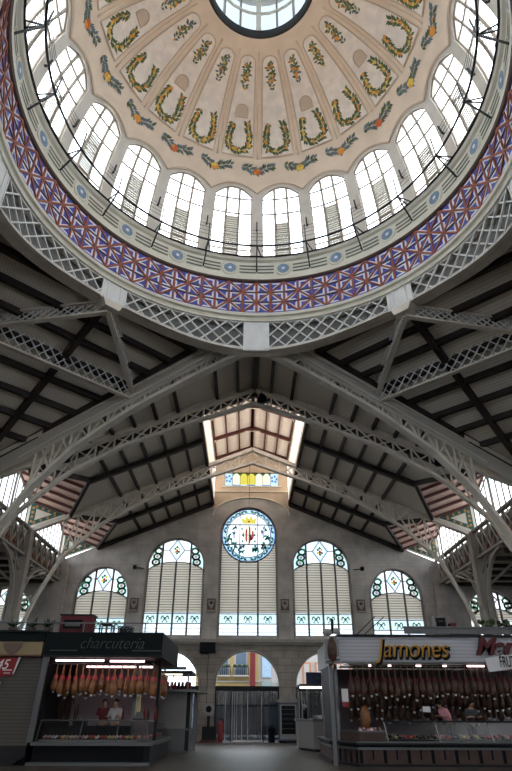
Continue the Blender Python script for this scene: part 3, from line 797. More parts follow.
# crossing corners: valley trusses, corner roofs, lattice beams
T0L = [(0, 16.95), (.8, 16.9), (2.94, 16.15), (5.56, 15.1), (6.8, 14.5), (9.07, 13.2), (11.2, 11.3), (12.6, 9.4), (13.5, 7.6), (13.9, 6.4)]
T0U = lambda x: 18.95-.406*x
CN = ['front left', 'back left', 'back right', 'front right']
for q in range(4):
    xf = Rz(q)
    nm = CN[q]
    e0 = empty('ceiling.%03d' % (10+q), (0, 0, 0), 'dark beamed roof slope in the %s corner of the crossing' % nm, 'ceiling', kind='structure')
    PA, PB_, PC = (-2.87, 10.55), (-15, 15), (-10.55, 2.87)
    b = MB(xf); slab(b, [PA, PB_, PC], CR, .15, 'deck'); b.build('boarding', e0)
    # plates between roof edge and ring
    b = MB(xf); arcp = [(-9.3*math.sin(math.radians(a)), 9.3*math.cos(math.radians(a))) for a in [90*i/24 for i in range(25)]]
    e_ = [(0, 9.5), PA, PC, (-9.5, 0)]
    def edge(f):
        if f < .18: t = f/.18; return (PA[0]*t, 9.5+(PA[1]-9.5)*t)
        if f > .82: t = (1-f)/.18; return (-(9.5+(PA[1]-9.5)*t), -PA[0]*t)
        t = (f-.18)/.64; return (PA[0]+(PC[0]-PA[0])*t, PA[1]+(PC[1]-PA[1])*t)
    for i in range(24):
        f0, f1 = i/24, (i+1)/24; a, c = arcp[i], arcp[i+1]; d, g = edge(f1), edge(f0)
        za, zc_ = ZB(90*f0)-.12, ZB(90*f1)-.12
        cz = lambda p: min(CR(*p), 18.0)
        b.quad((a[0], a[1], za), (c[0], c[1], zc_), (d[0], d[1], cz(d)), (g[0], g[1], cz(g)), 'plate')
        b.quad((a[0], a[1], 18.9), (c[0], c[1], 18.9), (d[0]*1.04, d[1]*1.04, 18.3), (g[0]*1.04, g[1]*1.04, 18.3), 'zinc')
    b.build('gusset_plate', e0)
    def dl(d, inset=.25):        # chord of the triangle at diagonal distance d
        f = (d-9.5)/(21.213-9.5)
        A = Vector(PA).lerp(Vector(PB_), f); B_ = Vector(PC).lerp(Vector(PB_), f); return A, B_
    for d in [9.65, 10.75, 11.85, 12.95, 14.3, 15.6, 16.9, 18.2]:
        A, B_ = dl(d); za = CR(*A)-.16
        b = MB(xf); b.beam((A.x, A.y, za), (B_.x, B_.y, za), .24, .28, 'wood'); b.build('purlin', e0)
    for f in (.02, .5, .98):
        A, B_ = dl(9.6); p = A.lerp(B_, f); A2, B2 = dl(20.5); r = A2.lerp(B2, f)
        b = MB(xf); b.beam((p.x, p.y, CR(*p)-.2), (r.x, r.y, CR(*r)-.2), .28, .34, 'wood'); b.build('rafter', e0)
    mir = lambda p: (-p[1], -p[0], p[2])
    for w_, F_ in (('front side', lambda x, z: (-x, T0Y(x), z)), ('outer side', lambda x, z: (-T0Y(x), x, z))):
        e = empty('valley_truss', xf @ Vector(F_(7, 15)), 'arched iron truss from dome ring to %s crossing column, %s' % (nm, w_), 'truss')
        b = MB(xf); b.beam(F_(.7, T0U(.7)-.5), F_(14.4, T0U(14.4)-.12), .42, .24, 'iron'); b.build('upper_chord', e)
        b = MB(xf); pr = None
        for i in range(30):
            x = .1+13.8*i/29; p = F_(x, interp(T0L, x))
            if pr: b.beam(pr, p, .40, .18, 'iron')
            pr = p
        b.build('arch_rib', e)
        b = MB(xf); xs = [.8+.95*i for i in range(12)]
        for x0, x1 in zip(xs, xs[1:]):
            b.beam(F_(x0, T0U(x0)-.3), F_(x1, interp(T0L, x1)), .1, .09, 'iron'); b.beam(F_(x0, interp(T0L, x0)), F_(x1, T0U(x1)-.3), .1, .09, 'iron'); b.beam(F_(x1, interp(T0L, x1)), F_(x1, T0U(x1)-.2), .12, .12, 'iron')
        b.build('web', e)
        b = MB(xf)
        for x0, x1 in zip(range(0, 15), range(1, 16)):
            F2 = lambda x, z: (F_(x, z)[0]+(0 if w_ == 'front side' else .12), F_(x, z)[1]-(.12 if w_ == 'front side' else 0), z)
            b.quad(F2(x0, NR(x0)-.25), F2(x1, NR(x1)-.25), F2(x1, T0U(x1)+.05), F2(x0, T0U(x0)+.05), 'plate')
        b.build('web_plate', e)
    # lattice beams node -> J, node -> J', J -> J'
    J = Vector((-6.3, 11.8, 16.0)); J2 = Vector((-11.8, 6.3, 16.0)); ND = Vector((-6.6, 6.6, 17.15))
    def latt(name, lab, P0, P1, h, pitch):
        e = empty(name, xf @ P0, lab, 'beam')
        b = MB(xf); uz = Vector((0, 0, h/2))
        for sg in (-1, 1): b.beam(P0+uz*sg, P1+uz*sg, .24, .1, 'iron')
        b.build('chord', e)
        b = MB(xf); L_ = (P1-P0).length; n = max(2, round(L_/pitch)); dv = (P1-P0)/n
        side = (P1-P0).normalized().cross(Vector((0, 0, 1)))*.02
        for off in (side,):
            for i in range(n):
                for hh in (0, 1):
                    zb_ = Vector((0, 0, -h/2+hh*h/2)); zt = zb_+Vector((0, 0, h/2))
                    b.beam(P0+dv*i+zb_+off, P0+dv*(i+1)+zt+off, .04, .085, 'iron_light', side); b.beam(P0+dv*i+zt+off, P0+dv*(i+1)+zb_+off, .04, .085, 'iron_light', side)
        b.build('lattice', e)
    latt('lattice_beam', 'deep diamond lattice beam across the %s corner of the crossing' % nm, J+Vector((-.0, 0, 0)), J2, 1.1, .5)
    latt('lattice_beam', 'slim lattice strut from the dome ring to the nave truss, %s corner' % nm, ND+Vector((0, 0, .1)), J+Vector((0, 0, .1)), .62, .36)
    latt('lattice_beam', 'slim lattice strut from the dome ring to the transept truss, %s corner' % nm, ND+Vector((0, 0, .1)), J2+Vector((0, 0, .1)), .62, .36)

# ---------------------------------------------------------------- gable windows
def motif(b, x, z, s, y, kind=0):
    """small leaded flower scroll"""
    for sg in (-1, 1):
        for i in range(7):
            t_ = i/6*4.4; r = s*(.34+.05*i)
            b.poly([(x+sg*(s*.55+r*.75*math.cos(t_)*.8)+.075*s*2*math.cos(u*PI/3), y, z+r*math.sin(t_)+.08*s*2*math.sin(u*PI/3)) for u in range(6)], 'gl_green')
    b.poly([(x+.18*s*math.cos(u*PI/4), y, z+.3*s*math.sin(u*PI/4)) for u in range(8)], 'gl_dark' if kind == 0 else 'gl_red')
def vine(b, cx, cz, w_, h, y, flip):
    random.seed(int(cx*100)+flip)
    for q in range(3):                                   # three scrolls of leaves, one above the other
        zc = cz-h*.34+h*.34*q; xc = cx-flip*w_*(.05+.14*q)+flip*.06; r = w_*.42
        for i in range(9):
            t_ = 2*PI*i/9+q; p = (xc+r*math.cos(t_), zc+r*.8*math.sin(t_)); L = w_*.27
            b.poly([(p[0]+L*math.cos(t_+1+u)*g, y, p[1]+L*math.sin(t_+1+u)*g) for u, g in ((0, 1), (1.2, .6), (3.14, 1), (4.6, .6))], random.choice(['gl_green', 'gl_dark']))
        if q < 2: b.poly([(xc+w_*.22*math.cos(u*PI/4), y-.01, zc+w_*.2*math.sin(u*PI/4)) for u in range(8)], 'gl_pink')
WL = ['leftmost', 'second from left', 'central', 'second from right', 'rightmost']
def gable_window(k, wi, h, num):
    xf = Rz(k); cx, hw, z0_, zs, zt = h; z0_ = max(z0_, 6.2) if wi in (0, 4) or wi > 4 else z0_
    Y = 31.8; rose = (wi == 2)
    lab = None
    if k == 0 and wi < 5: lab = '%s tall louvred window of the far gable wall, %s' % (WL[wi], 'topped by a round stained rosette with a coat of arms' if rose else 'with a stained glass arched head')
    else: lab = 'clear arched window, number %d along the %s wall' % (wi+1, SIDE[k])
    e = empty('window_%d' % num, xf @ Vector((cx, Y, z0_)), lab, 'window', kind='structure')
    ncol = 4 if wi in (1, 3) else 3
    zl = zs+.42*(zt-zs)*0 - .0                # louvre head at the sides
    zh = (zs+.42) if not rose else 13.0       # louvre head at centre
    zside = zs-.45
    headz = lambda x: (zside+(zh-zside)*math.sqrt(max(0, 1-((x-cx)/hw)**2))) if not rose else 30
    R_ = 2.16; rc = 14.08
    def top(x):
        if rose: return max(6.3, rc-math.sqrt(max(0, R_**2-(x-cx)**2))) if abs(x-cx) < R_ else rc
        return min(zh, headz(x))
    zband0, zband1 = z0_+.85, z0_+1.55
    xs = [cx-hw+2*hw*i/ncol for i in range(ncol+1)]
    b = MB(xf)
    for x in xs:
        xx = min(max(x, cx-hw+.04), cx+hw-.04); b.beam((xx, Y-.06, z0_), (xx, Y-.06, (top(xx) if rose else harc(h, xx)) if (rose or abs(xx-cx) > hw*.45 or ncol == 3) else top(xx)), .14, .1, 'frame')
    for z in (z0_+.04, zband0, zband1): b.beam((cx-hw, Y, z), (cx+hw, Y, z), .06, .06, 'frame', (0, 1, 0))
    pts = [(cx-hw*math.cos(PI*i/24), Y, zs+(zt-zs)*math.sin(PI*i/24)) for i in range(25)]
    b.tube(pts, .05, 'frame', 5)
    if not rose:
        pts = [(cx-hw*math.cos(PI*i/24), Y, top(cx-hw*math.cos(PI*i/24))) for i in range(25)]; b.tube(pts, .045, 'frame', 5)
    wfr = b.build('window_frame', e)
    # louvres: one slat set per light
    for i in range(ncol if k == 0 else 0):  # unseen walls get no louvres, so more daylight reaches the roof
        b = MB(xf); x0, x1 = xs[i]+.05, xs[i+1]-.05; z = zband1+.08
        while z < max(top(x0), top(x1), top((x0+x1)/2))-.08:
            zt_ = z
            a0, a1 = x0, x1
            while a0 < a1 and top(a0) < zt_: a0 += .08
            while a1 > a0 and top(a1) < zt_: a1 -= .08
            if a1-a0 > .1:
                hh = .185-abs(math.sin(z*37.3+wi))*.014
                b.add([(a0, Y+.0, z), (a1, Y+.0, z), (a1, Y+.02, z+hh), (a0, Y+.02, z+hh)], [(0, 1, 2, 3)], 'slat')
                b.beam((a0, Y-.03, z), (a1, Y-.03, z), .05, .035, 'frame')
            z += .185
        for zz in (z0_+.25, z0_+.5): b.add([(x0, Y, zz), (x1, Y, zz), (x1, Y+.05, zz+.05), (x0, Y+.05, zz+.05)], [(0, 1, 2, 3)], 'slat')
        b.build('louvre', e)
    b = MB(xf); YG = Y+.12
    n = 24; xa = [cx-hw*math.cos(PI*i/n) for i in range(n+1)]
    for p, q in zip(xa, xa[1:]):
        b.quad((p, YG, z0_), (q, YG, z0_), (q, YG, harc(h, q)), (p, YG, harc(h, p)), 'milk' if k == 0 else 'glass')
    b.build('pane', e)
    if k != 0: return
    b = MB(xf); YS = Y-.02
    for i in range(ncol):
        x0, x1 = xs[i]+.06, xs[i+1]-.06
        b.quad((x0, YS+.02, zband0+.03), (x1, YS+.02, zband0+.03), (x1, YS+.02, zband1-.03), (x0, YS+.02, zband1-.03), 'gl_pale')
        if wi in (0, 4): pass
        motif(b, (x0+x1)/2, (zband0+zband1)/2, .36, YS, 0)
    b.build('patterned_band', e)
    b = MB(xf)
    if not rose:
        xq = hw*.5
        # side lobes
        for sg in (-1, 1):
            pts = []
            xx = [cx+sg*(xq+(hw-xq)*j/8) for j in range(9)]
            for p, q in zip(xx, xx[1:]): b.quad((p, YS, top(p)), (q, YS, top(q)), (q, YS, harc(h, q)), (p, YS, harc(h, p)), 'gl_pale')
            vine(b, cx+sg*(xq+(hw-xq)*.42), (top(cx+sg*hw*.7)+harc(h, cx+sg*hw*.7))/2-.05, .62, 1.25*(zt-zs)/2.2, YS-.02, sg)
        # centre diamond
        zm = (zh+zt)/2; dz_ = (zt-zh)/2-.05; dx = .62*hw/2.2
        dd = [(-1, 0), (0, -1), (1, 0), (0, 1)]
        for u in range(4):
            (ax, az_), (bx_, bz) = dd[u], dd[(u+1) % 4]
            b.quad((cx+ax*dx, YS-.02, zm+az_*dz_), (cx+bx_*dx, YS-.02, zm+bz*dz_), (cx+bx_*dx*.74, YS-.02, zm+bz*dz_*.74), (cx+ax*dx*.74, YS-.02, zm+az_*dz_*.74), 'gl_paleb')
        for u in range(6):
            a = u*PI/3+PI/6; b.poly([(cx+.18*math.cos(a)+.12*math.cos(a+v), YS-.04, zm+.25*math.sin(a)+.14*math.sin(a+v)) for v in (0, 1.5, 3.1, 4.6)], 'gl_green' if u % 3 else 'gl_yellow')
        b.poly([(cx+.1*math.cos(v*PI/3), YS-.05, zm-.05+.14*math.sin(v*PI/3)) for v in range(6)], 'gl_red')
        for A, B_ in (((-dx, 0), (0, -dz_)), ((0, -dz_), (dx, 0)), ((dx, 0), (0, dz_)), ((0, dz_), (-dx, 0)), ((-xq, 0), (-dx, 0)), ((dx, 0), (xq, 0))):
            b.beam((cx+A[0], YS-.03, zm+A[1]), (cx+B_[0], YS-.03, zm+B_[1]), .05, .08, 'frame', (0, 1, 0))
    else:
        def ringp(r0, r1, m, y, n=40):
            for i in range(n):
                a, c = 2*PI*i/n, 2*PI*(i+1)/n
                b.quad((cx+r0*math.cos(a), y, rc+r0*math.sin(a)), (cx+r0*math.cos(c), y, rc+r0*math.sin(c)), (cx+r1*math.cos(c), y, rc+r1*math.sin(c)), (cx+r1*math.cos(a), y, rc+r1*math.sin(a)), m)
        ringp(2.08, 2.16, 'gl_blue', YS); ringp(1.78, 2.08, 'gl_paleb', YS)
        b.tube([(cx+2.17*math.cos(2*PI*i/40), YS, rc+2.17*math.sin(2*PI*i/40)) for i in range(40)], .05, 'frame', 5, True)
        b.tube([(cx+1.76*math.cos(2*PI*i/40), YS, rc+1.76*math.sin(2*PI*i/40)) for i in range(40)], .035, 'frame', 4, True)
        for i in range(44):
            a = 2*PI*i/44
            if i % 11 in (0,): continue
            rr = 1.93; L = .21; t_ = a+PI/2+(.6 if i % 2 else -.6)
            b.poly([(cx+rr*math.cos(a)+L*math.cos(t_+u)*s_, YS-.02, rc+rr*math.sin(a)+L*math.sin(t_+u)*s_) for u, s_ in ((0, 1), (1.5, .5), (3.14, 1), (4.6, .5))], 'gl_green')
        # lower and side sprays
        random.seed(5)
        for sg in (-1, 1):
            for (x_, z_, n_) in ((.55, -1.15, 11), (1.15, -.9, 9), (1.45, -.2, 8), (1.2, .35, 5)):
                for i in range(n_):
                    a = random.uniform(.4, 2.6); px_, pz = cx+sg*(x_+random.uniform(-.22, .22)), rc+z_+random.uniform(-.28, .28)
                    b.poly([(px_+.2*math.cos(a+u)*s_, YS-.02, pz+.2*math.sin(a+u)*s_) for u, s_ in ((0, 1), (1.5, .45), (3.14, 1), (4.6, .45))], random.choice(['gl_green', 'gl_green', 'gl_dark']))
            b.poly([(cx+sg*1.18+.1*math.cos(u*PI/4), YS-.02, rc+.05+.42*math.sin(u*PI/4)) for u in range(8)], 'gl_lilac')
        # shield with bars, crown
        for i in range(8):
            x0, x1 = -.52+1.04*i/8, -.52+1.04*(i+1)/8
            f = lambda x: .74*(1-abs(x)/.52)+.06
            b.quad((cx+x0, YS-.03, rc-f(x0)), (cx+x1, YS-.03, rc-f(x1)), (cx+x1, YS-.03, rc+f(x1)), (cx+x0, YS-.03, rc+f(x0)), 'gl_red' if i % 2 == 0 else 'gl_cream')
        b.poly([(cx+.12, YS-.04, rc-.45), (cx+.28, YS-.04, rc-.4), (cx+.22, YS-.04, rc+.05), (cx+.1, YS-.04, rc+.05)], 'gl_dark')
        cw_ = [(-.5, .92), (.5, .92), (.68, 1.5), (.33, 1.25), (.18, 1.65), (0, 1.3), (-.18, 1.65), (-.33, 1.25), (-.68, 1.5)]
        b.poly([(cx+x, YS-.03, rc+z) for x, z in cw_], 'gl_yellow')
        b.poly([(cx+.1*math.cos(u*PI/3), YS-.04, rc+1.1+.08*math.sin(u*PI/3)) for u in range(6)], 'gl_red')
        for sg in (-1, 1):
            for i in range(5): b.poly([(cx+sg*(.5+.05*math.cos(i*2.))+.09*math.cos(u*PI/3), YS-.02, rc+.5-.25*i+.1*math.sin(u*PI/3)) for u in range(6)], 'gl_pale' if i % 2 else 'gl_green')
        for x in (-.72, .72):
            q = math.sqrt(2.16**2-x*x); b.beam((cx+x, YS-.06, rc-q), (cx+x, YS-.06, rc+q), .06, .09, 'frame', (0, 1, 0))
        for z in (.82, -.78):
            q = math.sqrt(2.16**2-z*z); b.beam((cx-q, YS-.06, rc+z), (cx+q, YS-.06, rc+z), .06, .08, 'frame')
        b.beam((cx-.72, YS-.035, rc), (cx+.72, YS-.035, rc), .025, .03, 'frame')
    b.build('stained_glass_head' if not rose else 'rosette', wfr)
num = 21
for k in range(4):
    for wi, h in enumerate(UP):
        if k and wi > 4: continue
        gable_window(k, wi, h, num); num += 1

# ---------------------------------------------------------------- doors in the front wall
def frontdoor(n, h, lab, k=0):
    cx, hw, z0_, zs, zt = h
    e = empty('door_%d' % n, Rz(k) @ Vector((cx, 31.9, 0)), lab, 'door', kind='structure')
    xf = Rz(k)
    b = MB(xf); b.box(cx-hw, cx+hw, 31.75, 32.0, zs-.3, zs, 'steel_dark')
    for i in range(5):
        x = cx-hw+.05+(2*hw-.1)*i/4; b.box(x-.05, x+.05, 31.8, 31.9, 0, zs-.3, 'steel_dark')
    b.box(cx-hw, cx+hw, 31.8, 31.9, 2.1, 2.2, 'steel_dark')
    pts = [(cx-hw*math.cos(PI*i/20), 31.8, zs+(zt-zs)*math.sin(PI*i/20)) for i in range(21)]; b.tube(pts, .06, 'frieze', 5)
    b.build('door_frame', e)
    b = MB(xf); b.quad((cx-hw, 31.95, 0), (cx+hw, 31.95, 0), (cx+hw, 31.95, zs-.3), (cx-hw, 31.95, zs-.3), 'doorglass'); b.build('glass_panel', e)
    b = MB(xf); random.seed(n)
    x = cx-hw+.1
    while x < cx+hw-.2:
        w_ = random.uniform(.1, .16); y = 31.65+random.uniform(-.03, .03); b.add([(x, y, .12), (x+w_, y+.04, .12), (x+w_, y+.04, zs-.3), (x, y, zs-.3)], [(0, 1, 2, 3)], 'strip')
        if random.random() < .5: b.beam((x+w_, y, .12), (x+w_, y, zs-.35), .025, .02, 'wlabel')
        x += w_+random.uniform(.02, .1)
    b.build('strip_curtain', e)
    if k == 0: b = MB(xf); b.box(cx-.9, cx+1.1, 31.55, 31.7, .0, .10, 'wlabel'); b.build('threshold', e)
frontdoor(1, LOW[1], 'central arched entrance closed by a glazed screen and plastic strip curtain')
frontdoor(2, LOW[0], 'arched entrance left of the centre, half hidden by the white kiosk')
frontdoor(3, LOW[2], 'arched entrance right of the centre, behind the navy-signed kiosk')
frontdoor(4, LOW[3], 'far left arched entrance behind the charcuterie stall')
frontdoor(5, LOW[4], 'far right arched entrance behind the ham stall')

# wall fixtures on the front wall
for i, (x, nb) in enumerate(((-8.75, 'between the leftmost and second tall windows'), (-2.95, 'left of the central tall window'), (2.6, 'right of the central tall window'), (8.35, 'between the two right tall windows'))):
    b = MB(); b.box(x-.32, x+.32, 31.38, 31.5, 8.35, 9.15, 'brown')
    b.prism([(x-.26, 31.38, 9.05), (x+.26, 31.38, 9.05), (x+.2, 31.38, 8.65), (x, 31.38, 8.4), (x-.2, 31.38, 8.65)], (0, -.07, 0), 'trim'); b.ball((x, 31.3, 8.85), .12, 'brown')
    b.box(x-.34, x+.34, 31.34, 31.5, 8.22, 8.34, 'trim')
    tag(b.build('stone_crest'), 'small dark carved stone shield on the wall %s' % nb, 'carving')
b = MB(); b.box(-3.62, -2.5, 31.05, 31.45, 5.42, 6.1, 'black'); b.box(-3.55, -2.57, 31.03, 31.05, 5.48, 6.04, 'signblack')
tag(b.build('wall_screen'), 'black box screen mounted on the pier left of the central arch', 'screen')
b = MB(); b.tube([(-3.0, 31.35, 5.4), (-3.0, 31.38, 2.3)], .015, 'black', 4); tag(b.build('cable'), 'thin dark cable running down the pier below the black screen', 'cable')
hr = empty('hose_reel', (-2.8, 31.2, 0), 'white round hose reel with black hub on a dark stand by the left pier', 'hose reel')
b = MB(); 
for r0, r1, m, y in ((.40, .20, 'white', 31.02), (.2, .001, 'black', 31.0)):
    for i in range(20):
        a, c = 2*PI*i/20, 2*PI*(i+1)/20
        b.add([(-2.8+r*math.cos(t_), yy, 1.92+r*math.sin(t_)) for yy in (y, 31.2) for r, t_ in ((r0, a), (r0, c), (r1, c), (r1, a))], [(0, 1, 2, 3), (4, 5, 6, 7), (0, 1, 5, 4)], m)
b.build('reel_disc', hr)
b = MB(); b.box(-3.2, -2.25, 31.0, 31.45, .06, .9, 'steel_dark'); b.box(-2.9, -2.7, 31.15, 31.3, .9, 1.6, 'steel_dark'); b.box(-3.3, -2.15, 30.95, 31.45, 0, .12, 'redwood'); b.build('stand', hr)
fe = empty('fire_extinguisher', (-1.95, 31.1, 0), 'red fire extinguisher standing at the left jamb of the central entrance', 'fire extinguisher')
b = MB(); b.lathe([(.001, 0), (.16, .0), (.17, .1), (.17, 1.0), (.12, 1.15), (.05, 1.22), (.05, 1.3), (.001, 1.3)], (-1.95, 31.1, .02), 'red', 12); b.build('cylinder_body', fe, smooth=True)
b = MB(); b.box(-2.05, -1.85, 31.05, 31.12, 1.3, 1.38, 'black'); b.tube([(-1.87, 31.05, 1.33), (-1.74, 31.02, 1.1), (-1.77, 31.02, .6)], .02, 'black', 5); b.build('valve_hose', fe)
# drinks fridge with a pointed topper
fg = empty('display_fridge', (2.62, 31, 0), 'glass-fronted drinks fridge with a small gabled topper, right of the central entrance', 'fridge')
b = MB(); b.box(1.98, 3.26, 30.75, 31.4, .1, 2.3, 'bluetrim'); b.box(2.06, 3.18, 30.70, 30.76, .2, 2.22, 'white'); b.box(2.0, 3.24, 30.8, 31.3, 0, .12, 'black'); b.build('cabinet_body', fg)
b = MB(); b.box(2.16, 3.08, 30.67, 30.70, .5, 2.14, 'black')
for i in range(5): b.box(2.18, 3.06, 30.655, 30.67, .8+.28*i, .82+.28*i, 'steel')
b.box(3.1, 3.14, 30.6, 30.68, 1.0, 1.6, 'steel'); b.build('glass_door', fg)
b = MB(); 
for A, B_ in (((1.86, 2.38), (2.62, 3.06)), ((2.62, 3.06), (3.38, 2.38)), ((1.86, 2.38), (3.38, 2.38)), ((2.3, 2.38), (2.62, 3.0)), ((2.94, 2.38), (2.62, 3.0)), ((2.2, 2.66), (3.04, 2.66))): b.beam((A[0], 30.8, A[1]), (B_[0], 30.8, B_[1]), .06, .08, 'trim', (0, 1, 0))
b.prism([(1.9, 30.86, 2.36), (3.34, 30.86, 2.36), (2.62, 30.86, 3.0)], (0, .05, 0), 'trim'); b.build('gabled_topper', fg)
b = MB(); b.lathe([(.001, 0), (.22, .0), (.2, .4), (.28, .8), (.001, 1.0)], (1.5, 31.2, 0), 'black', 10); tag(b.build('litter_bin'), 'dark waste bin against the right jamb of the central entrance', 'bin')
# lamps on the trusses, cable, wall brackets
for x, z, lab in ((.42, 17.0, 'black round bell lamp hanging by the apex of the first nave truss'), (-10.0, 13.3, 'round black lamp fixed on the left slope of the first nave truss'), (9.9, 13.3, 'round black lamp fixed on the right slope of the first nave truss')):
    e = empty('truss_lamp', (x, 14.4, z), lab, 'lamp')
    b = MB(); b.lathe([(.001, .3), (.14, .28), (.26, .1), (.3, -.15), (.26, -.2), (.001, -.18)], (x, 14.4, z), 'black', 14); b.build('lamp_shade', e, smooth=True)
    b = MB(); b.beam((x, 14.4, z+.28), (x, 14.6, z+.6), .05, .05, 'black'); b.build('hanger', e)
b = MB(); b.tube([(CX, 23.3, 16.7), (CX, 31.2, 16.9), (CX, 31.3, 16.3)], .012, 'black', 4); tag(b.build('hanging_wire'), 'thin black wire dropping in front of the central rosette', 'wire')
for x, s in ((-8.4, -1), (8.1, 1)):
    e = empty('bracket_light', (x, 31.4, 11.3), 'small lamp on a short arm beside the %s stained arch head' % ('second from left' if s < 0 else 'second from right'), 'lamp')
    b = MB(); b.beam((x-s*.1, 31.45, 11.35), (x+s*.55, 31.2, 11.35), .05, .05, 'black'); b.build('arm', e); b = MB(); b.box(x+s*.55-.12, x+s*.55+.12, 31.05, 31.3, 11.25, 11.5, 'black'); b.build('lamp_head', e)

# ---------------------------------------------------------------- street facades seen through the arches
def added_dark_base(x0, x1, y, parent):  # dark ground-floor band added so the door glass looks darker
    b = MB(); b.box(x0, x1, y-.12, y, 0, 3.3, 'steel_dark'); b.box(x0+.6, x1-.6, y-.16, y-.12, .3, 2.6, 'bluetrim'); b.build('added_dark_base', parent)
def balcony(x, z, y, parent):
    b = MB(); b.box(x-.75, x+.75, y-.6, y, z, z+.1, 'facade2')
    for i in range(9): b.beam((x-.72+.18*i, y-.56, z+.1), (x-.72+.18*i, y-.56, z+.75), .05, .05, 'black')
    b.beam((x-.75, y-.56, z+.78), (x+.75, y-.56, z+.78), .06, .06, 'black')
    for i in range(6): b.ball((x-.6+.24*i, y-.6, z+.9), .13, 'greenleaf' if i % 2 else 'steel_dark', 5)
    b.build('balcony', parent)
fc = empty('street_house', (-2, 46, 0), 'yellow rendered town house with balconies, seen through the central arch', 'house')
b = MB(); b.box(-5, .95, 46, 50, 0, 7.9, 'facade1'); b.box(-5, .95, 45.85, 46, 3.6, 3.8, 'facade2'); b.box(-5, .95, 45.85, 46, 4.2, 4.3, 'facade2'); b.build('wall', fc)
added_dark_base(-5, .95, 46, fc)
for x in (-2.45, -.75):
    b = MB(); b.box(x-.62, x+.62, 45.92, 46.02, 4.8, 7.2, 'facade2'); b.box(x-.48, x+.48, 45.88, 45.94, 4.85, 7.05, 'bluetrim'); b.build('window', fc)
    balcony(x, 4.65, 46, fc)
b = MB(); b.box(.12, .62, 45.5, 45.56, 3.6, 7.6, 'crimson'); tag(b.build('red_banner'), 'tall red banner hanging on the yellow house beyond the central arch', 'banner')
fc = empty('street_house', (2.6, 46, 0), 'white town house with grey-green shutters at the right of the central arch view', 'house')
b = MB(); b.box(.95, 4.2, 46.2, 50, 0, 7.8, 'facade2'); b.build('wall', fc); added_dark_base(.95, 4.2, 46.2, fc)
for x in (1.7, 3.2): b = MB(); b.box(x-.45, x+.45, 46.1, 46.25, 4.6, 6.6, 'medal'); b.box(x-.5, x+.5, 46.0, 46.2, 3.7, 4.3, 'leafgrey'); b.build('window', fc)
fc = empty('street_house', (9, 46, 0), 'white town house with orange-framed windows, seen through the right arch', 'house')
b = MB(); b.box(4.2, 16, 46, 50, 0, 8.0, 'facade2'); b.build('wall', fc); added_dark_base(4.2, 16, 46, fc)
for x in (5.5, 6.7, 8.4, 10.0, 11.4):
    b = MB(); b.box(x-.42, x+.42, 45.9, 46.02, 3.7, 5.9, 'facade3'); b.box(x-.24, x+.24, 45.86, 45.92, 3.8, 5.75, 'facade2'); b.build('window', fc)
fc = empty('street_house', (-12, 50, 0), 'low grey house far left beyond the arches', 'house')
b = MB(); b.box(-22, -9.5, 50, 54, 0, 5, 'facade2'); b.build('wall', fc)
b = MB(); b.box(-22.3, -9.2, 49.8, 54, 5, 5.3, 'zinc'); b.build('roof', fc)

# ================================================================ STALLS
# ---- hams
ORDN = ['first', 'second', 'third', 'fourth', 'fifth', 'sixth', 'seventh', 'eighth', 'ninth', 'tenth', 'eleventh', 'twelfth', 'thirteenth', 'fourteenth', 'fifteenth', 'sixteenth', 'seventeenth', 'eighteenth', 'nineteenth', 'twentieth', 'twenty-first', 'twenty-second', 'twenty-third', 'twenty-fourth', 'twenty-fifth', 'twenty-sixth', 'twenty-seventh']
def ham_mesh(m):
    b = MB()
    b.lathe([(.001, 0), (.03, -.01), (.035, -.12), (.045, -.28), (.075, -.42), (.13, -.58), (.155, -.72), (.14, -.85), (.08, -.94), (.001, -.97)], (0, 0, 0), m, 10, .7)
    return b
def make_ham(m, name, label, group, tagm):
    e = empty(name, (0, 0, 0), label, 'ham', group)
    b = ham_mesh(m); b.build('ham_leg', e, smooth=True)
    b = MB(); b.lathe([(.055, -.30), (.085, -.30), (.10, -.44), (.07, -.44)], (0, 0, 0), 'label' if m == 'ham' else 'redcloth', 8, .8); b.build('paper_band', e)
    b = MB(); b.tube([(0, 0, 0), (0, 0, .16)], .012, 'rope', 4); b.build('rope', e)
    b = MB(); b.lathe([(.001, -.96), (.05, -.97), (.04, -1.03), (.001, -1.04)], (0, 0, 0), tagm, 6); b.build('drip_cup', e)
    return e
def place(proto, used, loc, rz, label=None, group=None):
    o = proto if not used else dup(proto)
    o.location = loc; o.rotation_euler = (random.uniform(-.06, .06), random.uniform(-.05, .05), rz); k_ = random.uniform(.86, 1.06); o.scale = (k_*1.08, k_*1.08, k_)
    if label: o['label'] = label
    if group: o['group'] = group
    return o
# ---- left stall
YL = 11.9
st = empty('delicatessen_stall', (-6.1, YL, 0), 'dark charcuterie stall with a black fascia and glass counter, lower left', 'market stall')
b = MB(); b.box(-8.45, -3.7, YL-.15, 17.9, 3.62, 4.52, 'signblack'); b.box(-8.45, -3.68, YL-.19, YL-.15, 3.6, 3.68, 'steel_dark'); b.box(-4.9, -3.75, YL-.18, YL-.15, 3.83, 3.86, 'silver'); b.box(-8.2, -7.1, YL-.18, YL-.15, 3.83, 3.86, 'silver'); b.build('fascia', st)
text('charcuteria', 'sign_lettering', .62, .012, 'silver', (-5.75, YL-.19, 4.10), st, .35, 0, PI/2, .92, -.012)
b = MB(); b.box(-8.35, -3.95, YL, 17.8, 0, .12, 'steel_dark'); b.box(-8.25, -4.1, YL+.15, 17.6, .12, .62, 'black'); b.box(-8.35, -3.85, YL-.05, 12.9, .62, .74, 'steel'); b.box(-4.8, -3.75, 12.8, 17.8, .62, .74, 'steel')
b.box(-8.4, -3.85, YL-.1, YL, .0, .1, 'steel'); b.box(-4.25, -3.9, YL+.2, 17.7, .12, .62, 'steel_dark'); b.build('counter_base', st)
b = MB(); 
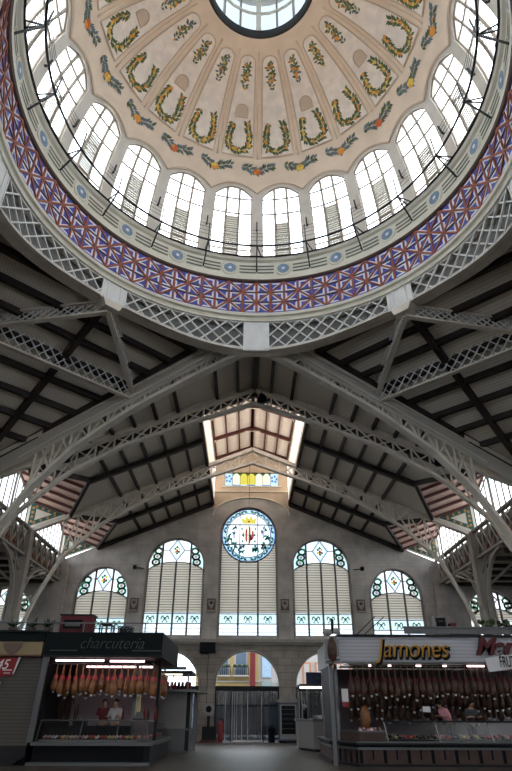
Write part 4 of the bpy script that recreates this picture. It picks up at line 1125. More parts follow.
b.quad((-8.2, YL+.05, .74), (-3.95, YL+.05, .74), (-4.1, YL+.35, 1.42), (-8.2, YL+.35, 1.42), 'caseglass'); b.quad((-8.2, YL+.35, 1.42), (-4.1, YL+.35, 1.42), (-4.1, YL+.8, 1.42), (-8.2, YL+.8, 1.42), 'caseglass')
b.quad((-3.95, YL+.05, .74), (-3.85, 17.6, .74), (-4.1, 17.6, 1.3), (-4.1, YL+.35, 1.42), 'caseglass')
b.build('case_glass', st)
b = MB(); b.tube([(-8.2, YL+.35, 1.43), (-4.1, YL+.35, 1.43)], .025, 'steel'); b.tube([(-4.1, YL+.35, 1.43), (-4.1, 17.6, 1.3)], .02, 'steel'); 
for x in (-8.2, -6.6, -5.2, -4.05): b.tube([(x, YL+.05, .74), (x, YL+.35, 1.43)], .02, 'steel')
b.build('case_rails', st)
b = MB(); b.box(-8.2, -4.4, YL+.3, 12.9, .74, .80, 'white'); b.box(-8.2, -4.8, 12.6, 12.9, .74, 1.25, 'steel_dark'); b.build('case_shelf', st)
b = MB(); b.box(-8.3, -4.4, 16.6, 16.7, .1, 3.6, 'backwall'); b.box(-8.4, -8.3, YL+.5, 16.7, .1, 3.6, 'steel_dark'); b.build('back_wall', st)
b = MB(); b.prism([(-8.52, YL-.05, .72), (-8.30, YL-.05, .72), (-8.22, YL-.05, 3.62), (-8.44, YL-.05, 3.62)], (0, .12, 0), 'steel'); b.build('pilaster', st)
b = MB(); b.box(-8.2, -4.5, 13.1, 16.5, .0, .4, 'brown'); b.build('floor_deck', st)
for x, m in ((-4.9, 'steel'), (-3.95, 'steel_dark')): b = MB(); b.box(x-.06, x+.06, 13.4, 13.5, .7, 3.62, m); b.build('post', st)
for x0, x1, y, z in ((-8.05, -6.1, 12.25, 3.52), (-5.85, -4.45, 12.25, 3.5), (-7.1, -4.3, 13.6, 3.38)):
    b = MB(); b.box(x0, x1, y, y+.08, z-.035, z+.035, 'tube'); o = b.build('tube_light', st)
b = MB(); b.tube([(-8.2, 12.5, 3.42), (-4.3, 12.5, 3.42)], .02, 'steel'); b.tube([(-8.2, 13.1, 3.42), (-4.3, 13.1, 3.42)], .02, 'steel'); b.tube([(-4.1, 12.3, 3.42), (-4.1, 17.2, 3.42)], .02, 'steel'); b.build('hanging_rail', st)
hp = make_ham('ham', 'hanging_ham', '', 'hams hanging in the left stall', 'wlabel'); used = False
G1 = 'hams hanging along the front of the charcuterie stall'
for i in range(15):
    place(hp, used, (-8.0+.262*i, 12.5+.02*(i % 3), 3.28+.03*math.sin(i*2.1)), i*.7, 'cured ham with red band, %s from left in the charcuterie front row' % ORDN[i], G1); used = True
for i in range(14):
    place(hp, True, (-7.9+.27*i, 13.1, 3.26+.02*math.sin(i*3.1)), i*.9, 'cured ham, %s from left in the second row of the charcuterie stall' % ORDN[i], 'hams in the second row of the charcuterie stall')
for i in range(9):
    place(hp, True, (-4.1, 12.6+.5*i, 3.26), i*.5, 'cured ham, %s from the front along the charcuterie stall side edge' % ORDN[i], 'hams along the side of the charcuterie stall')
sp = empty('hanging_sausage', (0, 0, 0), '', 'sausage'); b = MB(); b.tube([(0, 0, 0), (.02, 0, -.3), (-.02, 0, -.6), (.01, 0, -.8)], [.02, .035, .035, .01], 'hamd', 6); b.build('casing', sp, smooth=True); b = MB(); b.tube([(0, 0, 0), (0, 0, .08)], .008, 'rope', 4); b.build('string', sp)
used = False
for i in range(12):
    place(sp, used, (-8.05+.11*(i % 8), 13.8+.25*(i//8), 2.45-.55*(i//6)+.1*(i % 3)), 0, 'dark cured sausage hanging at the left end of the charcuterie stall', 'dark sausages at the left of the charcuterie stall'); used = True
b = MB(); b.lathe([(.001, 0), (.09, .02), (.11, .5), (.07, .9), (.04, 1.0)], (-4.65, 13.0, 1.45), 'cheese', 8); tag(b.build('straw_bundle'), 'straw-coloured cylindrical column display behind the charcuterie counter', 'display')
# goods in the case
random.seed(3)
G = 'cuts of meat in the charcuterie counter'
for i in range(26):
    x = -8.05+.145*i; m = random.choice(['meat', 'meatp', 'meat', 'cheese', 'whitecloth'])
    b = MB(); b.ball((x, 12.45+random.uniform(-.12, .12), .87), .075, m, 6, (1, 1.5, .8)); b.ball((x+.03, 12.5, .9), .05, m, 6)
    nm = {'meat': ('meat_cut', 'red cut of meat in the charcuterie counter', 'meat'), 'meatp': ('cooked_ham_slice', 'pale pink cooked meat in the charcuterie counter', 'meat'), 'cheese': ('cheese_wedge', 'yellow cheese in the charcuterie counter', 'cheese'), 'whitecloth': ('food_tub', 'small white tub in the charcuterie counter', 'tub')}[m]
    tag(b.build(nm[0], smooth=True), nm[1], nm[2], nm[1].replace(' in the', 's in the'))
for i in range(9):
    b = MB(); y = 13.2+.5*i; b.ball((-4.25, y, .86), .09, 'meat' if i % 2 else 'meatp', 6, (1.4, 1, .7)); b.box(-4.4, -4.1, y-.14, y+.14, .745, .79, 'white')
    tag(b.build('meat_tray'), 'white tray of meat on the side counter of the charcuterie stall', 'tray', 'meat trays on the side counter of the charcuterie stall')
b = MB(); b.box(-7.1, -6.6, 12.75, 13.0, 1.25, 1.45, 'steel_dark'); b.box(-6.95, -6.85, 12.7, 12.75, 1.42, 1.55, 'steel'); tag(b.build('slicing_machine'), 'dark slicing machine with steel handle on the charcuterie counter', 'slicer')
sc = empty('counter_scale', (-4.5, 12.7, 1.3), 'shiny scale on the right corner of the charcuterie counter', 'scale')
b = MB(); b.box(-4.75, -4.25, 12.55, 12.85, 1.42, 1.5, 'steel_dark'); b.build('scale_base', sc); b = MB(); b.prism([(-4.7, 12.6, 1.5), (-4.3, 12.6, 1.5), (-4.45, 12.75, 1.72), (-4.65, 12.75, 1.72)], (0, .05, 0), 'steel'); b.build('display', sc)
for i, (x, m) in enumerate(((-5.25, 'redcloth'), (-4.4, 'red'), (-4.25, 'hamd'), (-3.98, 'red'))):
    b = MB(); b.lathe([(.001, 0), (.05, 0), (.055, .25), (.02, .36), (.018, .46), (.001, .47)], (x, 13.1+.1*i, 1.45), m, 8); tag(b.build('bottle', smooth=True), ['dark red bottle beside the shop assistants', 'red bottle by the scale', 'brown bottle behind the scale', 'red bottle at the corner post of the charcuterie stall'][i], 'bottle')
# ---- shuttered stall at far left
s2 = empty('shuttered_stall', (-10.5, YL, 0), 'closed stall with a beige roller shutter under a tan fascia, at the left edge', 'market stall')
b = MB(); b.box(-15, -8.5, YL+.05, 17.8, .62, 3.62, 'shutter'); b.build('roller_shutter', s2)
b = MB(); b.box(-15, -8.52, YL-.12, YL+.1, 3.68, 4.15, 'tan'); b.box(-15, -8.5, YL-.14, YL+.1, 3.62, 3.68, 'redwood'); b.build('fascia', s2)
b = MB(); b.prism([(-10.1, YL-.13, 4.12), (-9.35, YL-.13, 4.12), (-9.38, YL-.13, 3.95), (-9.55, YL-.13, 3.75), (-9.72, YL-.13, 3.67), (-9.9, YL-.13, 3.75), (-10.07, YL-.13, 3.95)], (0, -.03, 0), 'brown'); b.build('shield_emblem', s2)
b = MB(); b.box(-15, -8.5, YL-.1, 17.8, 4.15, 4.56, 'signblack'); b.box(-15, -8.45, YL-.2, 17.8, 4.52, 4.58, 'steel_dark'); b.build('roof_edge', s2)
b = MB(); b.box(-15, -8.5, YL, 17.8, 0, .62, 'black'); b.prism([(-15, YL-.3, 0), (-8.9, YL-.3, 0), (-8.5, YL, .3), (-8.5, YL, .62), (-15, YL, .62)], (0, .05, 0), 'steel_dark'); b.build('plinth', s2)
ps_ = empty('price_poster', (-9.9, YL-.1, 3.3), 'red and white price poster reading 45 on the beige shutter', 'poster')
b = MB(); b.prism([(-10.6, YL-.02, 3.58), (-9.42, YL-.02, 3.58), (-9.55, YL-.02, 2.95), (-10.6, YL-.02, 2.85)], (0, -.02, 0), 'red'); b.prism([(-9.42, YL-.02, 3.6), (-9.34, YL-.02, 3.6), (-9.5, YL-.02, 3.0), (-9.55, YL-.02, 3.0)], (0, -.02, 0), 'wlabel'); b.box(-10.4, -9.95, YL-.05, YL-.03, 2.62, 2.72, 'wlabel'); b.build('poster_sheet', ps_)
text('45', 'poster_number', .5, .008, 'wlabel', (-10.02, YL-.06, 3.32), ps_, .3)
b = MB(); b.box(-9.95, -9.6, YL-.06, YL-.04, 3.12, 3.15, 'wlabel'); b.box(-9.9, -9.65, YL-.06, YL-.04, 3.02, 3.04, 'wlabel'); b.build('poster_small_print', ps_)

# roof deck clutter above left stalls
rp_ = empty('roof_parapet', (-9.5, 12.2, 4.58), 'low grey glazed parapet on top of the left stalls', 'parapet')
b = MB(); b.quad((-15, 12.2, 4.6), (-4.4, 12.2, 4.6), (-4.4, 12.2, 4.92), (-15, 12.2, 4.92), 'caseglass'); b.build('glass_strip', rp_)
b = MB(); b.box(-15, -4.4, 12.18, 12.24, 4.9, 4.95, 'steel'); 
for i in range(9): b.box(-14.8+1.28*i, -14.76+1.28*i, 12.18, 12.24, 4.58, 4.95, 'steel')
b.build('top_rail', rp_)
rb = empty('air_unit', (-7.5, 13, 4.6), 'dark red and grey box unit on the roof of the charcuterie stall', 'air conditioner')
b = MB(); b.box(-8.35, -7.0, 13.0, 13.7, 4.52, 5.32, 'redcloth'); b.box(-8.4, -6.95, 12.95, 13.75, 5.32, 5.38, 'steel_dark'); b.build('casing', rb)
b = MB(); b.box(-8.2, -7.4, 12.96, 13.0, 4.8, 5.15, 'black'); b.box(-8.12, -7.48, 12.94, 12.96, 4.9, 5.05, 'steel'); b.build('vent_grille', rb)
for i, (x, w_, h_, lab) in enumerate(((-6.55, .5, .38, 'small grey wire crate on the charcuterie roof beside the red unit'), (-5.75, .55, .3, 'low dark crate on the charcuterie roof, right of the wire crate'))):
    b = MB()
    for dx in (0, w_):
        b.beam((x+dx, 12.7, 4.55), (x+dx, 12.7, 4.55+h_), .05, .05, 'steel_dark'); b.beam((x+dx, 13.1, 4.55), (x+dx, 13.1, 4.55+h_), .05, .05, 'steel_dark')
    for z in (4.6, 4.55+h_): b.beam((x, 12.7, z), (x+w_, 12.7, z), .05, .05, 'steel_dark'); b.beam((x, 13.1, z), (x+w_, 13.1, z), .05, .05, 'steel_dark')
    if i: b.box(x+.03, x+w_-.03, 12.72, 13.08, 4.58, 4.5+h_, 'steel_dark')
    tag(b.build('crate'), lab, 'crate')
random.seed(11)
for i, x in enumerate((-10.4, -9.6, -8.9)):
    e = empty('potted_plant', (x, 13.2, 4.56), ['dark potted plant on the left stall roof, nearest the picture edge', 'dark potted plant in the middle of the left stall roof', 'dark potted plant beside the red roof unit'][i], 'plant')
    b = MB(); b.lathe([(.001, 0), (.16, 0), (.2, .3), (.17, .3), (.001, .28)], (x, 13.2, 4.56), 'brown', 10); b.build('pot', e)
    b = MB()
    for j in range(26):
        a = random.uniform(0, 6.28); l = random.uniform(.25, .55); t_ = random.uniform(.2, 1.2); p = Vector((x, 13.2, 4.85)); q = p+Vector((math.cos(a)*math.cos(t_), math.sin(a)*math.cos(t_), math.sin(t_)))*l; s_ = Vector((-math.sin(a), math.cos(a), 0))*.05
        b.quad(p, p.lerp(q, .5)+s_, q, p.lerp(q, .5)-s_, 'greenleaf')
    b.build('foliage', e)
# ---- white kiosk behind
wk = empty('white_kiosk', (-4, 20, 0), 'white panelled kiosk on a steel base beyond the charcuterie stall', 'kiosk')
b = MB(); b.box(-6.4, -3.2, 19.7, 22.2, 1.0, 2.62, 'white'); b.box(-3.3, -3.12, 19.68, 19.8, .1, 2.62, 'steel_dark'); b.box(-6.4, -3.1, 19.66, 22.3, .95, 1.02, 'steel'); b.build('panel_body', wk)
b = MB(); b.box(-6.4, -3.15, 19.8, 22.1, 0, .97, 'steel'); b.box(-3.12, -2.95, 22.0, 22.2, 0, 2.6, 'steel'); b.build('steel_base', wk)
b = MB(); b.box(-6.6, -2.85, 19.3, 22.6, 2.62, 2.74, 'steel'); b.box(-2.85, -2.35, 20.3, 22.6, 2.62, 2.68, 'white'); b.build('counter_top', wk)
b = MB(); b.box(-6.4, -3.1, 19.6, 22.2, 3.45, 3.6, 'steel_dark'); b.box(-4.9, -3.4, 19.5, 19.55, 3.62, 3.78, 'steel'); b.build('canopy', wk)
for i, x in enumerate((-5.4, -4.4, -3.3)): b = MB(); b.box(x-.05, x+.05, 19.65, 19.75, 2.74, 3.45, 'steel'); b.build('post', wk)
b = MB(); b.box(-4.9, -3.6, 19.52, 19.58, 3.38, 3.44, 'tubew'); b.build('tube_light', wk)
random.seed(4)
for i in range(11):
    x = -5.1+.19*i; m = ['red', 'greycloth', 'hamd', 'redcloth', 'red', 'wlabel'][i % 6]
    b = MB(); b.lathe([(.001, 0), (.08, 0), (.085, .2+.05*(i % 3)), (.06, .34), (.001, .36)], (x, 19.75, 2.74), m, 8)
    tag(b.build('jar', smooth=True), {'red': 'red jar', 'greycloth': 'dark grey jar', 'hamd': 'brown jar', 'redcloth': 'dark red jar', 'wlabel': 'white jar'}[m]+' standing on top of the white kiosk', 'jar', 'jars on top of the white kiosk: '+m)
b = MB(); b.tube([(-4.05, 19.5, 3.4), (-4.05, 19.5, 2.9)], .03, 'redcloth'); b.ball((-4.05, 19.5, 2.85), .1, 'red', 6); tag(b.build('hanging_sausage_string'), 'short red sausage string hanging under the white kiosk canopy', 'sausage')

# ---- right stall
YR = 11.9
rs = empty('ham_stall', (7, YR, 0), 'large ham stall with a pale ribbed fascia lettered in yellow, lower right', 'market stall')
b = MB(); b.box(3.4, 16, YR-.1, YR+.15, 3.5, 4.42, 'signwhite'); b.box(3.4, 16, YR-.2, 18, 4.42, 4.5, 'steel_dark'); b.box(3.4, 16, YR-.14, YR+.1, 3.44, 3.5, 'steel'); b.box(3.3, 3.4, YR-.1, 18, 3.5, 4.45, 'steel'); b.build('fascia', rs)
text('Jamones', 'lettering_shadow', 1.0, .02, 'black', (6.48, YR-.14, 3.90), rs, .25, 0, PI/2, .86, .03)
text('Jamones', 'sign_lettering', 1.0, .05, 'gold', (6.42, YR-.2, 3.96), rs, .25, 0, PI/2, .86, -.01)
text('Mari', 'script_lettering', .9, .05, 'crimson', (9.85, YR-.2, 4.05), rs, .4, .0, PI/2, 1.05, .03)
b = MB(); 
plan = [(4.0, YR), (16, YR), (16, YR+1.3), (4.3, YR+1.3), (4.3, 17.8), (3.2, 17.8), (3.2, 13.6)]
def ex(z0_, z1_, m, grow=0): b.prism([(x-(grow if x < 5 else 0), y-(grow if y < 14 and y < YR+.1 else 0), z0_) for x, y in plan], (0, 0, z1_-z0_), m)
ex(0, .08, 'steel_dark', .08); ex(.08, .52, 'pinkpanel'); ex(.52, .60, 'steel', .06); ex(.60, .68, 'black'); ex(.68, .74, 'steel_dark', .1); ex(.74, .78, 'steel', .1)
b.build('counter_base', rs)
b = MB()
for i in range(20): x = 4.05+.45*i; b.box(x-.03 if i % 2 else x-.06, x+.03 if i % 2 else x+.06, YR-.02, YR+.02, .1 if i % 2 == 0 else .22, .52, 'black')
for i in range(5): f = (i+.5)/5; p = Vector((4.0, YR, 0)).lerp(Vector((3.2, 13.6, 0)), f); b.box(p.x-.05, p.x+.02, p.y-.05, p.y+.05, .1, .5, 'black')
b.build('panel_gaps', rs)
b = MB(); b.prism([(4.05, YR+.05, .78), (5.05, YR+.05, .78), (5.05, YR+.6, .78), (4.2, YR+.6, .78), (3.4, 13.5, .78), (3.3, 13.5, .78)], (0, 0, .30), 'pinkpanel'); b.prism([(4.0, YR, 1.08), (5.05, YR, 1.08), (5.05, YR+.65, 1.08), (4.2, YR+.65, 1.08), (3.45, 13.6, 1.08), (3.25, 13.6, 1.08)], (0, 0, .05), 'steel'); b.build('upper_ledge', rs)
b = MB(); b.quad((5.15, YR+.05, .78), (16, YR+.05, .78), (16, YR+.2, 1.44), (5.15, YR+.2, 1.44), 'caseglass'); b.quad((5.15, YR+.2, 1.44), (16, YR+.2, 1.44), (16, YR+.8, 1.44), (5.15, YR+.8, 1.44), 'caseglass'); b.build('case_glass', rs)
b = MB(); b.box(5.1, 16, YR+.15, YR+.24, 1.41, 1.47, 'steel_dark')
for x in (5.12, 7.1, 9.15, 11.2): b.beam((x, YR+.03, .78), (x-.08, YR+.2, 1.44), .04, .04, 'steel')
b.build('case_rails', rs)
b = MB(); b.box(5.2, 16, YR+.3, YR+.95, .78, .84, 'steel_dark'); b.build('case_shelf', rs)
b = MB(); b.box(3.25, 16, 16.4, 16.5, 0, 3.5, 'backwall'); b.box(3.3, 3.38, 13.4, 16.4, .8, 3.5, 'steel_dark'); b.build('back_wall', rs)
b = MB(); b.box(4.6, 16, 12.8, 16.3, .0, .45, 'brown'); b.build('floor_deck', rs)
for x, y in ((3.12, 12.2), (3.45, 13.2)): b = MB(); b.box(x-.07, x+.07, y-.07, y+.07, 0, 3.5, 'steel'); b.build('post', rs)
b = MB()
for y in (12.45, 13.35, 13.9): b.tube([(3.7, y, 3.42), (16, y, 3.42)], .02, 'steel_dark')
b.build('hanging_rail', rs)
for x0, x1 in ((8.75, 9.45), (6.65, 6.85), (7.75, 7.9), (4.7, 4.8), (5.5, 5.62)):
    b = MB(); b.box(x0, x1, YR+.35, YR+.42, 3.36, 3.42, 'tube'); b.build('tube_light', rs)
hq = make_ham('hamd', 'hanging_ham', '', '', 'wlabel'); used = False
for r in range(3):
    for i in range(27):
        nm = ['front', 'middle', 'back'][r]
        place(hq, used, (3.95+.262*i+.09*r, (12.45, 13.35, 13.9)[r], 3.24-.42*r+.03*math.sin(i*1.7+r)), i*.8+r, 'dark cured ham, %s from left in the %s row of the ham stall' % (ORDN[i], nm), 'hams in the %s row of the ham stall' % nm); used = True
b = MB(); b.lathe([(.001, 0), (.14, .05), (.22, .3), (.2, .6), (.1, .8), (.001, .85)], (4.5, 12.9, 1.15), 'ham', 10); tag(b.build('carved_ham', smooth=True), 'large orange-brown ham stood on the corner ledge of the ham stall', 'ham')
for i in range(6):
    x = 4.15+.15*i; b = MB(); b.box(x-.05, x+.05, 12.2, 12.45, 1.13, 1.19, ['wlabel', 'steel', 'meatp', 'wlabel', 'meat', 'steel'][i]); b.box(x-.03, x+.03, 12.25, 12.4, 1.19, 1.23, ['meat', 'wlabel', 'meat', 'meatp', 'wlabel', 'meatp'][i])
    tag(b.build('food_packet'), 'small wrapped food packet on the corner ledge of the ham stall', 'packet', 'packets on the corner ledge of the ham stall')
random.seed(9)
for i in range(34):
    x = 5.3+.19*i; m = random.choice(['meat', 'meatp', 'cheese', 'hamd', 'meat', 'greycloth'])
    b = MB(); b.ball((x, 12.35+random.uniform(-.1, .1), .92), .085, m, 6, (1, 1.4, .8)); b.ball((x-.04, 12.5, .95), .06, m, 6)
    L_ = {'meat': 'red cut of meat', 'meatp': 'pale pink meat portion', 'cheese': 'pale yellow cheese', 'hamd': 'dark cured meat piece', 'greycloth': 'dark wrapped packet'}[m]
    tag(b.build('cheese_piece' if m == 'cheese' else 'meat_cut', smooth=True), L_+' inside the glass case of the ham stall', 'cheese' if m == 'cheese' else 'food', L_+'s in the ham stall case')
nt_ = empty('price_notice', (3.65, 12.3, 2.2), 'white notice with a red foot on the left post of the ham stall', 'notice')
b = MB(); b.box(3.52, 3.78, 12.28, 12.31, 2.1, 2.55, 'wlabel'); b.build('notice_sheet', nt_); b = MB(); b.box(3.53, 3.77, 12.26, 12.28, 1.92, 2.1, 'red'); b.build('red_foot', nt_)
b = MB(); b.box(6.65, 6.95, 12.1, 12.12, 1.75, 1.95, 'wlabel'); tag(b.build('price_card'), 'small white price card hanging over the ham stall case', 'card')
# corner ornament
orn = empty('ham_ornament', (3.2, YR-.2, 3.6), 'sculpted dark ham with pale wings on the corner of the ham stall sign', 'ornament')
b = MB(); b.box(2.85, 3.42, YR-.3, YR-.1, 3.42, 4.3, 'steel'); b.build('backing_board', orn)
b = MB(); b.lathe([(.001, -.5), (.16, -.4), (.2, -.1), (.17, .2), (.09, .4), (.001, .45)], (3.15, YR-.35, 3.95), 'hamd', 12, .5); b.build('ham_shape', orn, smooth=True)
b = MB(); b.ball((3.0, YR-.3, 4.55), .17, 'white', 8, (1.2, .6, .8)); b.ball((3.35, YR-.3, 4.6), .15, 'white', 8, (1.1, .6, .8)); b.tube([(2.85, YR-.35, 3.5), (3.45, YR-.35, 3.62)], .05, 'white'); b.build('pale_wings', orn, smooth=True)
b = MB(); b.tube([(3.2, YR-.3, 4.5), (3.22, YR-.3, 5.05)], .06, 'black'); b.build('spike', orn)
fs = empty('hanging_sign', (10.3, 11.3, 3.5), 'white tilted sign lettered FRUT at the right picture edge', 'sign')
b = MB(); b.prism([(9.3, 11.5, 3.13), (12.0, 11.0, 3.45), (12.0, 11.0, 4.0), (9.25, 11.5, 3.62)], (.02, .06, 0), 'wlabel'); b.build('board', fs)
t_ = text('FRUTAS', 'sign_lettering', .56, .01, 'black', (10.17, 11.29, 3.47), fs, .0, -.19, PI/2, .44)
# roof of right stall
pr_ = empty('roof_parapet', (10, 12.1, 4.5), 'grey metal parapet on top of the ham stall', 'parapet')
b = MB(); b.box(6.3, 16, 12.1, 12.2, 4.58, 4.82, 'steel'); b.box(6.25, 16, 12.05, 12.25, 4.8, 4.86, 'steel'); b.build('panel', pr_)
b = MB(); b.box(4.2, 16, 12.3, 17.9, 4.5, 4.56, 'black'); b.build('roof_sheet', pr_)
fn = empty('fan_unit', (8, 13, 4.5), 'white framed square fan unit on the ham stall roof', 'fan')
b = MB(); b.box(7.9, 8.45, 13, 13.3, 4.56, 5.4, 'white'); b.build('housing', fn); b = MB(); b.box(7.97, 8.38, 12.97, 13, 4.95, 5.33, 'black'); b.lathe([(.001, 0), (.14, 0), (.12, .05)], (8.18, 12.95, 5.14), 'steel', 12); b.build('grille', fn)
b = MB(); b.ball((9.2, 13.0, 4.6), .55, 'greycloth', 10, (1.2, .8, .75)); tag(b.build('covered_bundle', smooth=True), 'grey cloth-covered bundle on the ham stall roof beside the fan', 'bundle')
b = MB(); b.box(8.55, 8.8, 12.9, 13.2, 4.56, 5.1, 'redcloth'); tag(b.build('box'), 'dark red box on the ham stall roof between fan and bundle', 'box')
for i, (x, m) in enumerate(((10.2, 'leaf'), (11.0, 'redcloth'))):
    b = MB(); b.lathe([(.001, 0), (.15, 0), (.2, .3), (.001, .3)], (x, 13, 4.56), 'brown', 8)
    random.seed(i)
    for j in range(20): b.ball((x+random.uniform(-.3, .3), 13+random.uniform(-.2, .2), 5.0+random.uniform(-.15, .25)), .09, random.choice([m, 'greenleaf']), 4)
    tag(b.build('flower_pot'), ['leafy flower pot on the ham stall roof', 'red-flowering pot on the ham stall roof by the right column'][i], 'plant')
b = MB(); b.tube([(4.3, 13, 4.5), (5.3, 13, 5.35)], .02, 'black'); b.tube([(4.6, 13, 4.5), (5.7, 13, 5.35)], .02, 'black'); b.tube([(4.3, 13, 4.58), (6.6, 13, 4.6)], .05, 'black'); tag(b.build('folded_awning_arm'), 'thin black awning struts leaning on the ham stall roof', 'awning')

# ---- kiosk with navy sign
kr = empty('navy_kiosk', (4, 21, 0), 'pale counter kiosk with a navy sign and lit canopy, left of the ham stall', 'kiosk')
b = MB(); b.prism([(3.25, 20.8, .12), (6.5, 20.8, .12), (6.5, 24, .12), (2.6, 24, .12), (2.6, 22.6, .12)], (0, 0, 1.2), 'white'); b.prism([(3.2, 20.7, 1.32), (6.5, 20.7, 1.32), (6.5, 24, 1.32), (2.5, 24, 1.32), (2.5, 22.6, 1.32)], (0, 0, .12), 'steel'); b.prism([(3.3, 20.85, 0), (6.5, 20.85, 0), (6.5, 24, 0), (2.7, 24, 0), (2.7, 22.6, 0)], (0, 0, .12), 'steel_dark'); b.build('counter', kr)
b = MB(); b.box(3.95, 4.45, 20.76, 20.8, .5, .98, 'trim'); b.build('brown_panel', kr)
b = MB(); b.box(2.95, 6.5, 20.75, 20.9, 3.06, 3.62, 'navy'); b.box(2.6, 6.5, 20.8, 24, 2.95, 3.06, 'steel_dark'); b.build('fascia', kr)
text('Horchos', 'sign_lettering', .34, .01, 'silver', (4.1, 20.73, 3.34), kr)
b = MB(); b.box(2.6, 5.5, 20.7, 20.82, 2.84, 2.94, 'tubew'); b.build('tube_light', kr)
for x, y in ((3.0, 20.9), (2.7, 23.5), (5.0, 23.5)): b = MB(); b.box(x-.04, x+.04, y-.04, y+.04, 1.4, 3.0, 'steel'); b.build('post', kr)
b = MB()
for i in range(9): b.box(3.2+.3*i, 3.38+.3*i, 23.4, 23.44, 1.5, 2.7, 'silver')
b.build('back_shelving', kr)
b = MB(); b.lathe([(.001, 0), (.14, 0), (.16, .3), (.1, .42), (.13, .5), (.001, .56)], (3.0, 21.8, 1.44), 'black', 10); b.ball((2.9, 21.8, 2.0), .14, 'white', 8); tag(b.build('juice_machine', smooth=True), 'black and white juice machine on the left end of the navy kiosk counter', 'machine')
for i in range(5): b = MB(); b.lathe([(.001, 0), (.1, 0), (.12, .16), (.001, .17)], (3.4+.24*i, 21.1, 1.44), 'wlabel' if i % 2 else 'white', 8); tag(b.build('bowl', smooth=True), 'small white bowl on the navy kiosk counter', 'bowl', 'bowls on the navy kiosk counter')

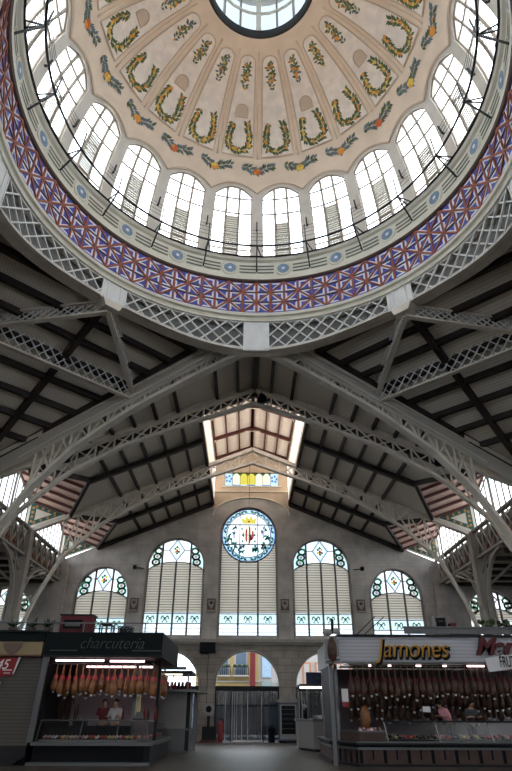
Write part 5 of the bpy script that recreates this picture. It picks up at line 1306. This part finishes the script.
# ================================================================ PEOPLE
def skinned(name, verts, edges, radii, m, parent, sub=1, root=0):
    me = bpy.data.meshes.new(name); me.from_pydata(verts, edges, []); o = bpy.data.objects.new(name, me); C.objects.link(o)
    bm = bmesh.new(); bm.from_mesh(me); bm.verts.layers.skin.verify(); bm.to_mesh(me); bm.free()
    md = o.modifiers.new('skin', 'SKIN'); md.use_smooth_shade = True
    for i, r in enumerate(radii): me.skin_vertices[0].data[i].radius = (r if isinstance(r, tuple) else (r, r))
    me.skin_vertices[0].data[root].use_root = True
    s_ = o.modifiers.new('sub', 'SUBSURF'); s_.levels = sub; s_.render_levels = sub
    me.materials.append(M[m])
    if parent: o.parent = parent
    return o
def person(loc, rz, lean, top_m, bottom_m, hair_m, label, arms=(.5, .5), cap=None):
    e = empty('person', loc, label, 'person'); e.rotation_euler = (0, 0, rz)
    def L(x, y, z):                       # lean the upper body about the hips
        if z <= .95: return (x, y, z)
        dz_ = z-.95; return (x, y-dz_*math.sin(lean), .95+dz_*math.cos(lean)+y*0)
    V = [L(0, 0, .95), L(0, 0, 1.15), L(0, 0, 1.40), L(0, 0, 1.50), L(0, -.02, 1.58), L(0, -.02, 1.66), L(0, -.01, 1.72)]
    R_ = [(.16, .12), (.145, .10), (.17, .11), (.06, .06), (.078, .085), (.085, .095), (.06, .07)]
    E = [(0, 1), (1, 2), (2, 3), (3, 4), (4, 5), (5, 6)]
    for s in (-1, 1):
        i = len(V); V += [(s*.10, 0, .86), (s*.11, -.02, .48), (s*.11, .02, .09), (s*.12, -.14, .04)]; R_ += [.095, .065, .045, .04]; E += [(0, i), (i, i+1), (i+1, i+2), (i+2, i+3)]
        i = len(V); f = arms[0]
        sh, el = L(s*.21, 0, 1.40), L(s*.27, -.06, 1.13)
        wr = (s*.20, el[1]-.24, el[2]-.02+.12*f); V += [sh, el, wr]; R_ += [.055, .042, .03]; E += [(2, i), (i, i+1), (i+1, i+2)]
        j = len(V); V.append((wr[0]-s*.01, wr[1]-.06, wr[2])); R_.append((.034, .016)); E.append((i+2, j))
        for q in range(4):
            bx = -.027+.018*q; ln = (.06, .072, .068, .052)[q]; jj = len(V)
            V += [(wr[0]-s*.01+bx, wr[1]-.09-ln*.5, wr[2]-.006), (wr[0]-s*.01+bx, wr[1]-.09-ln, wr[2]-.03)]; R_ += [.009, .008]; E += [(j, jj), (jj, jj+1)]
        jj = len(V); V += [(wr[0]-s*.05, wr[1]-.075, wr[2]-.01), (wr[0]-s*.06, wr[1]-.105, wr[2]-.02)]; R_ += [.010, .008]; E += [(j, jj), (jj, jj+1)]
    skinned('body', V, E, R_, 'skin', e)
    # clothes follow the same bones, a little fuller
    V2 = V[:3]; R2 = [(r[0]+.045, r[1]+.045) for r in R_[:3]]; E2 = [(0, 1), (1, 2)]
    V2 = V2+[L(0, 0, 1.455)]; R2.append((.105, .10)); E2.append((2, 3))
    for s in (-1, 1):
        i = len(V2); sh, el = L(s*.21, 0, 1.40), L(s*.27, -.06, 1.13); V2 += [sh, el]; R2 += [.085, .07]; E2 += [(2, i), (i, i+1)]
    skinned('shirt', V2, E2, R2, top_m, e)
    V3 = [(0, 0, .97)]; R3 = [(.185, .145)]; E3 = []
    for s in (-1, 1): i = len(V3); V3 += [(s*.10, 0, .84), (s*.11, -.02, .48), (s*.11, .02, .12)]; R3 += [.112, .08, .065]; E3 += [(0, i), (i, i+1), (i+1, i+2)]
    skinned('trousers', V3, E3, R3, bottom_m, e)
    hc = L(0, .012, 1.685)
    b = MB(); b.ball((hc[0], hc[1]+.012, hc[2]+.015), .108, hair_m, 10, (.92, 1.0, .95)); b.ball((hc[0], hc[1]+.05, hc[2]-.05), .085, hair_m, 8); o = b.build('hair', None, smooth=True); o.parent = e
    fz = L(0, -.105, 1.63)
    b = MB(); b.ball((0, fz[1]-.015, fz[2]), .016, 'skin', 6, (.8, 1, 1.4)); b.ball((-.088, fz[1]+.1, fz[2]), .018, 'skin', 6, (.5, 1, 1.5)); b.ball((.088, fz[1]+.1, fz[2]), .018, 'skin', 6, (.5, 1, 1.5)); b.ball((0, fz[1]+.012, fz[2]-.045), .02, 'meat', 6, (1.2, .4, .35))
    for s in (-1, 1): b.ball((s*.032, fz[1]+.006, fz[2]+.03), .012, 'wlabel', 6); b.ball((s*.032, fz[1]-.002, fz[2]+.03), .006, 'black', 5)
    o = b.build('face', None, smooth=True); o.parent = e
    return e
person((-6.15, 13.7, .4), .1, .05, 'redcloth', 'greycloth', 'hair', 'person with short dark hair and dark red top, left behind the charcuterie counter')
person((-5.65, 13.6, .4), -.2, .03, 'whitecloth', 'greycloth', 'hair', 'person with dark hair and pale top, right behind the charcuterie counter')
person((7.9, 12.95, .5), -1.2, .6, 'pinkcloth', 'greycloth', 'hair', 'person in a pink shirt bending forward behind the ham stall case')
person((8.75, 12.95, .45), .3, .35, 'greycloth', 'greycloth', 'hair', 'person in a charcoal top stooping behind the ham stall case, right of the pink shirt')
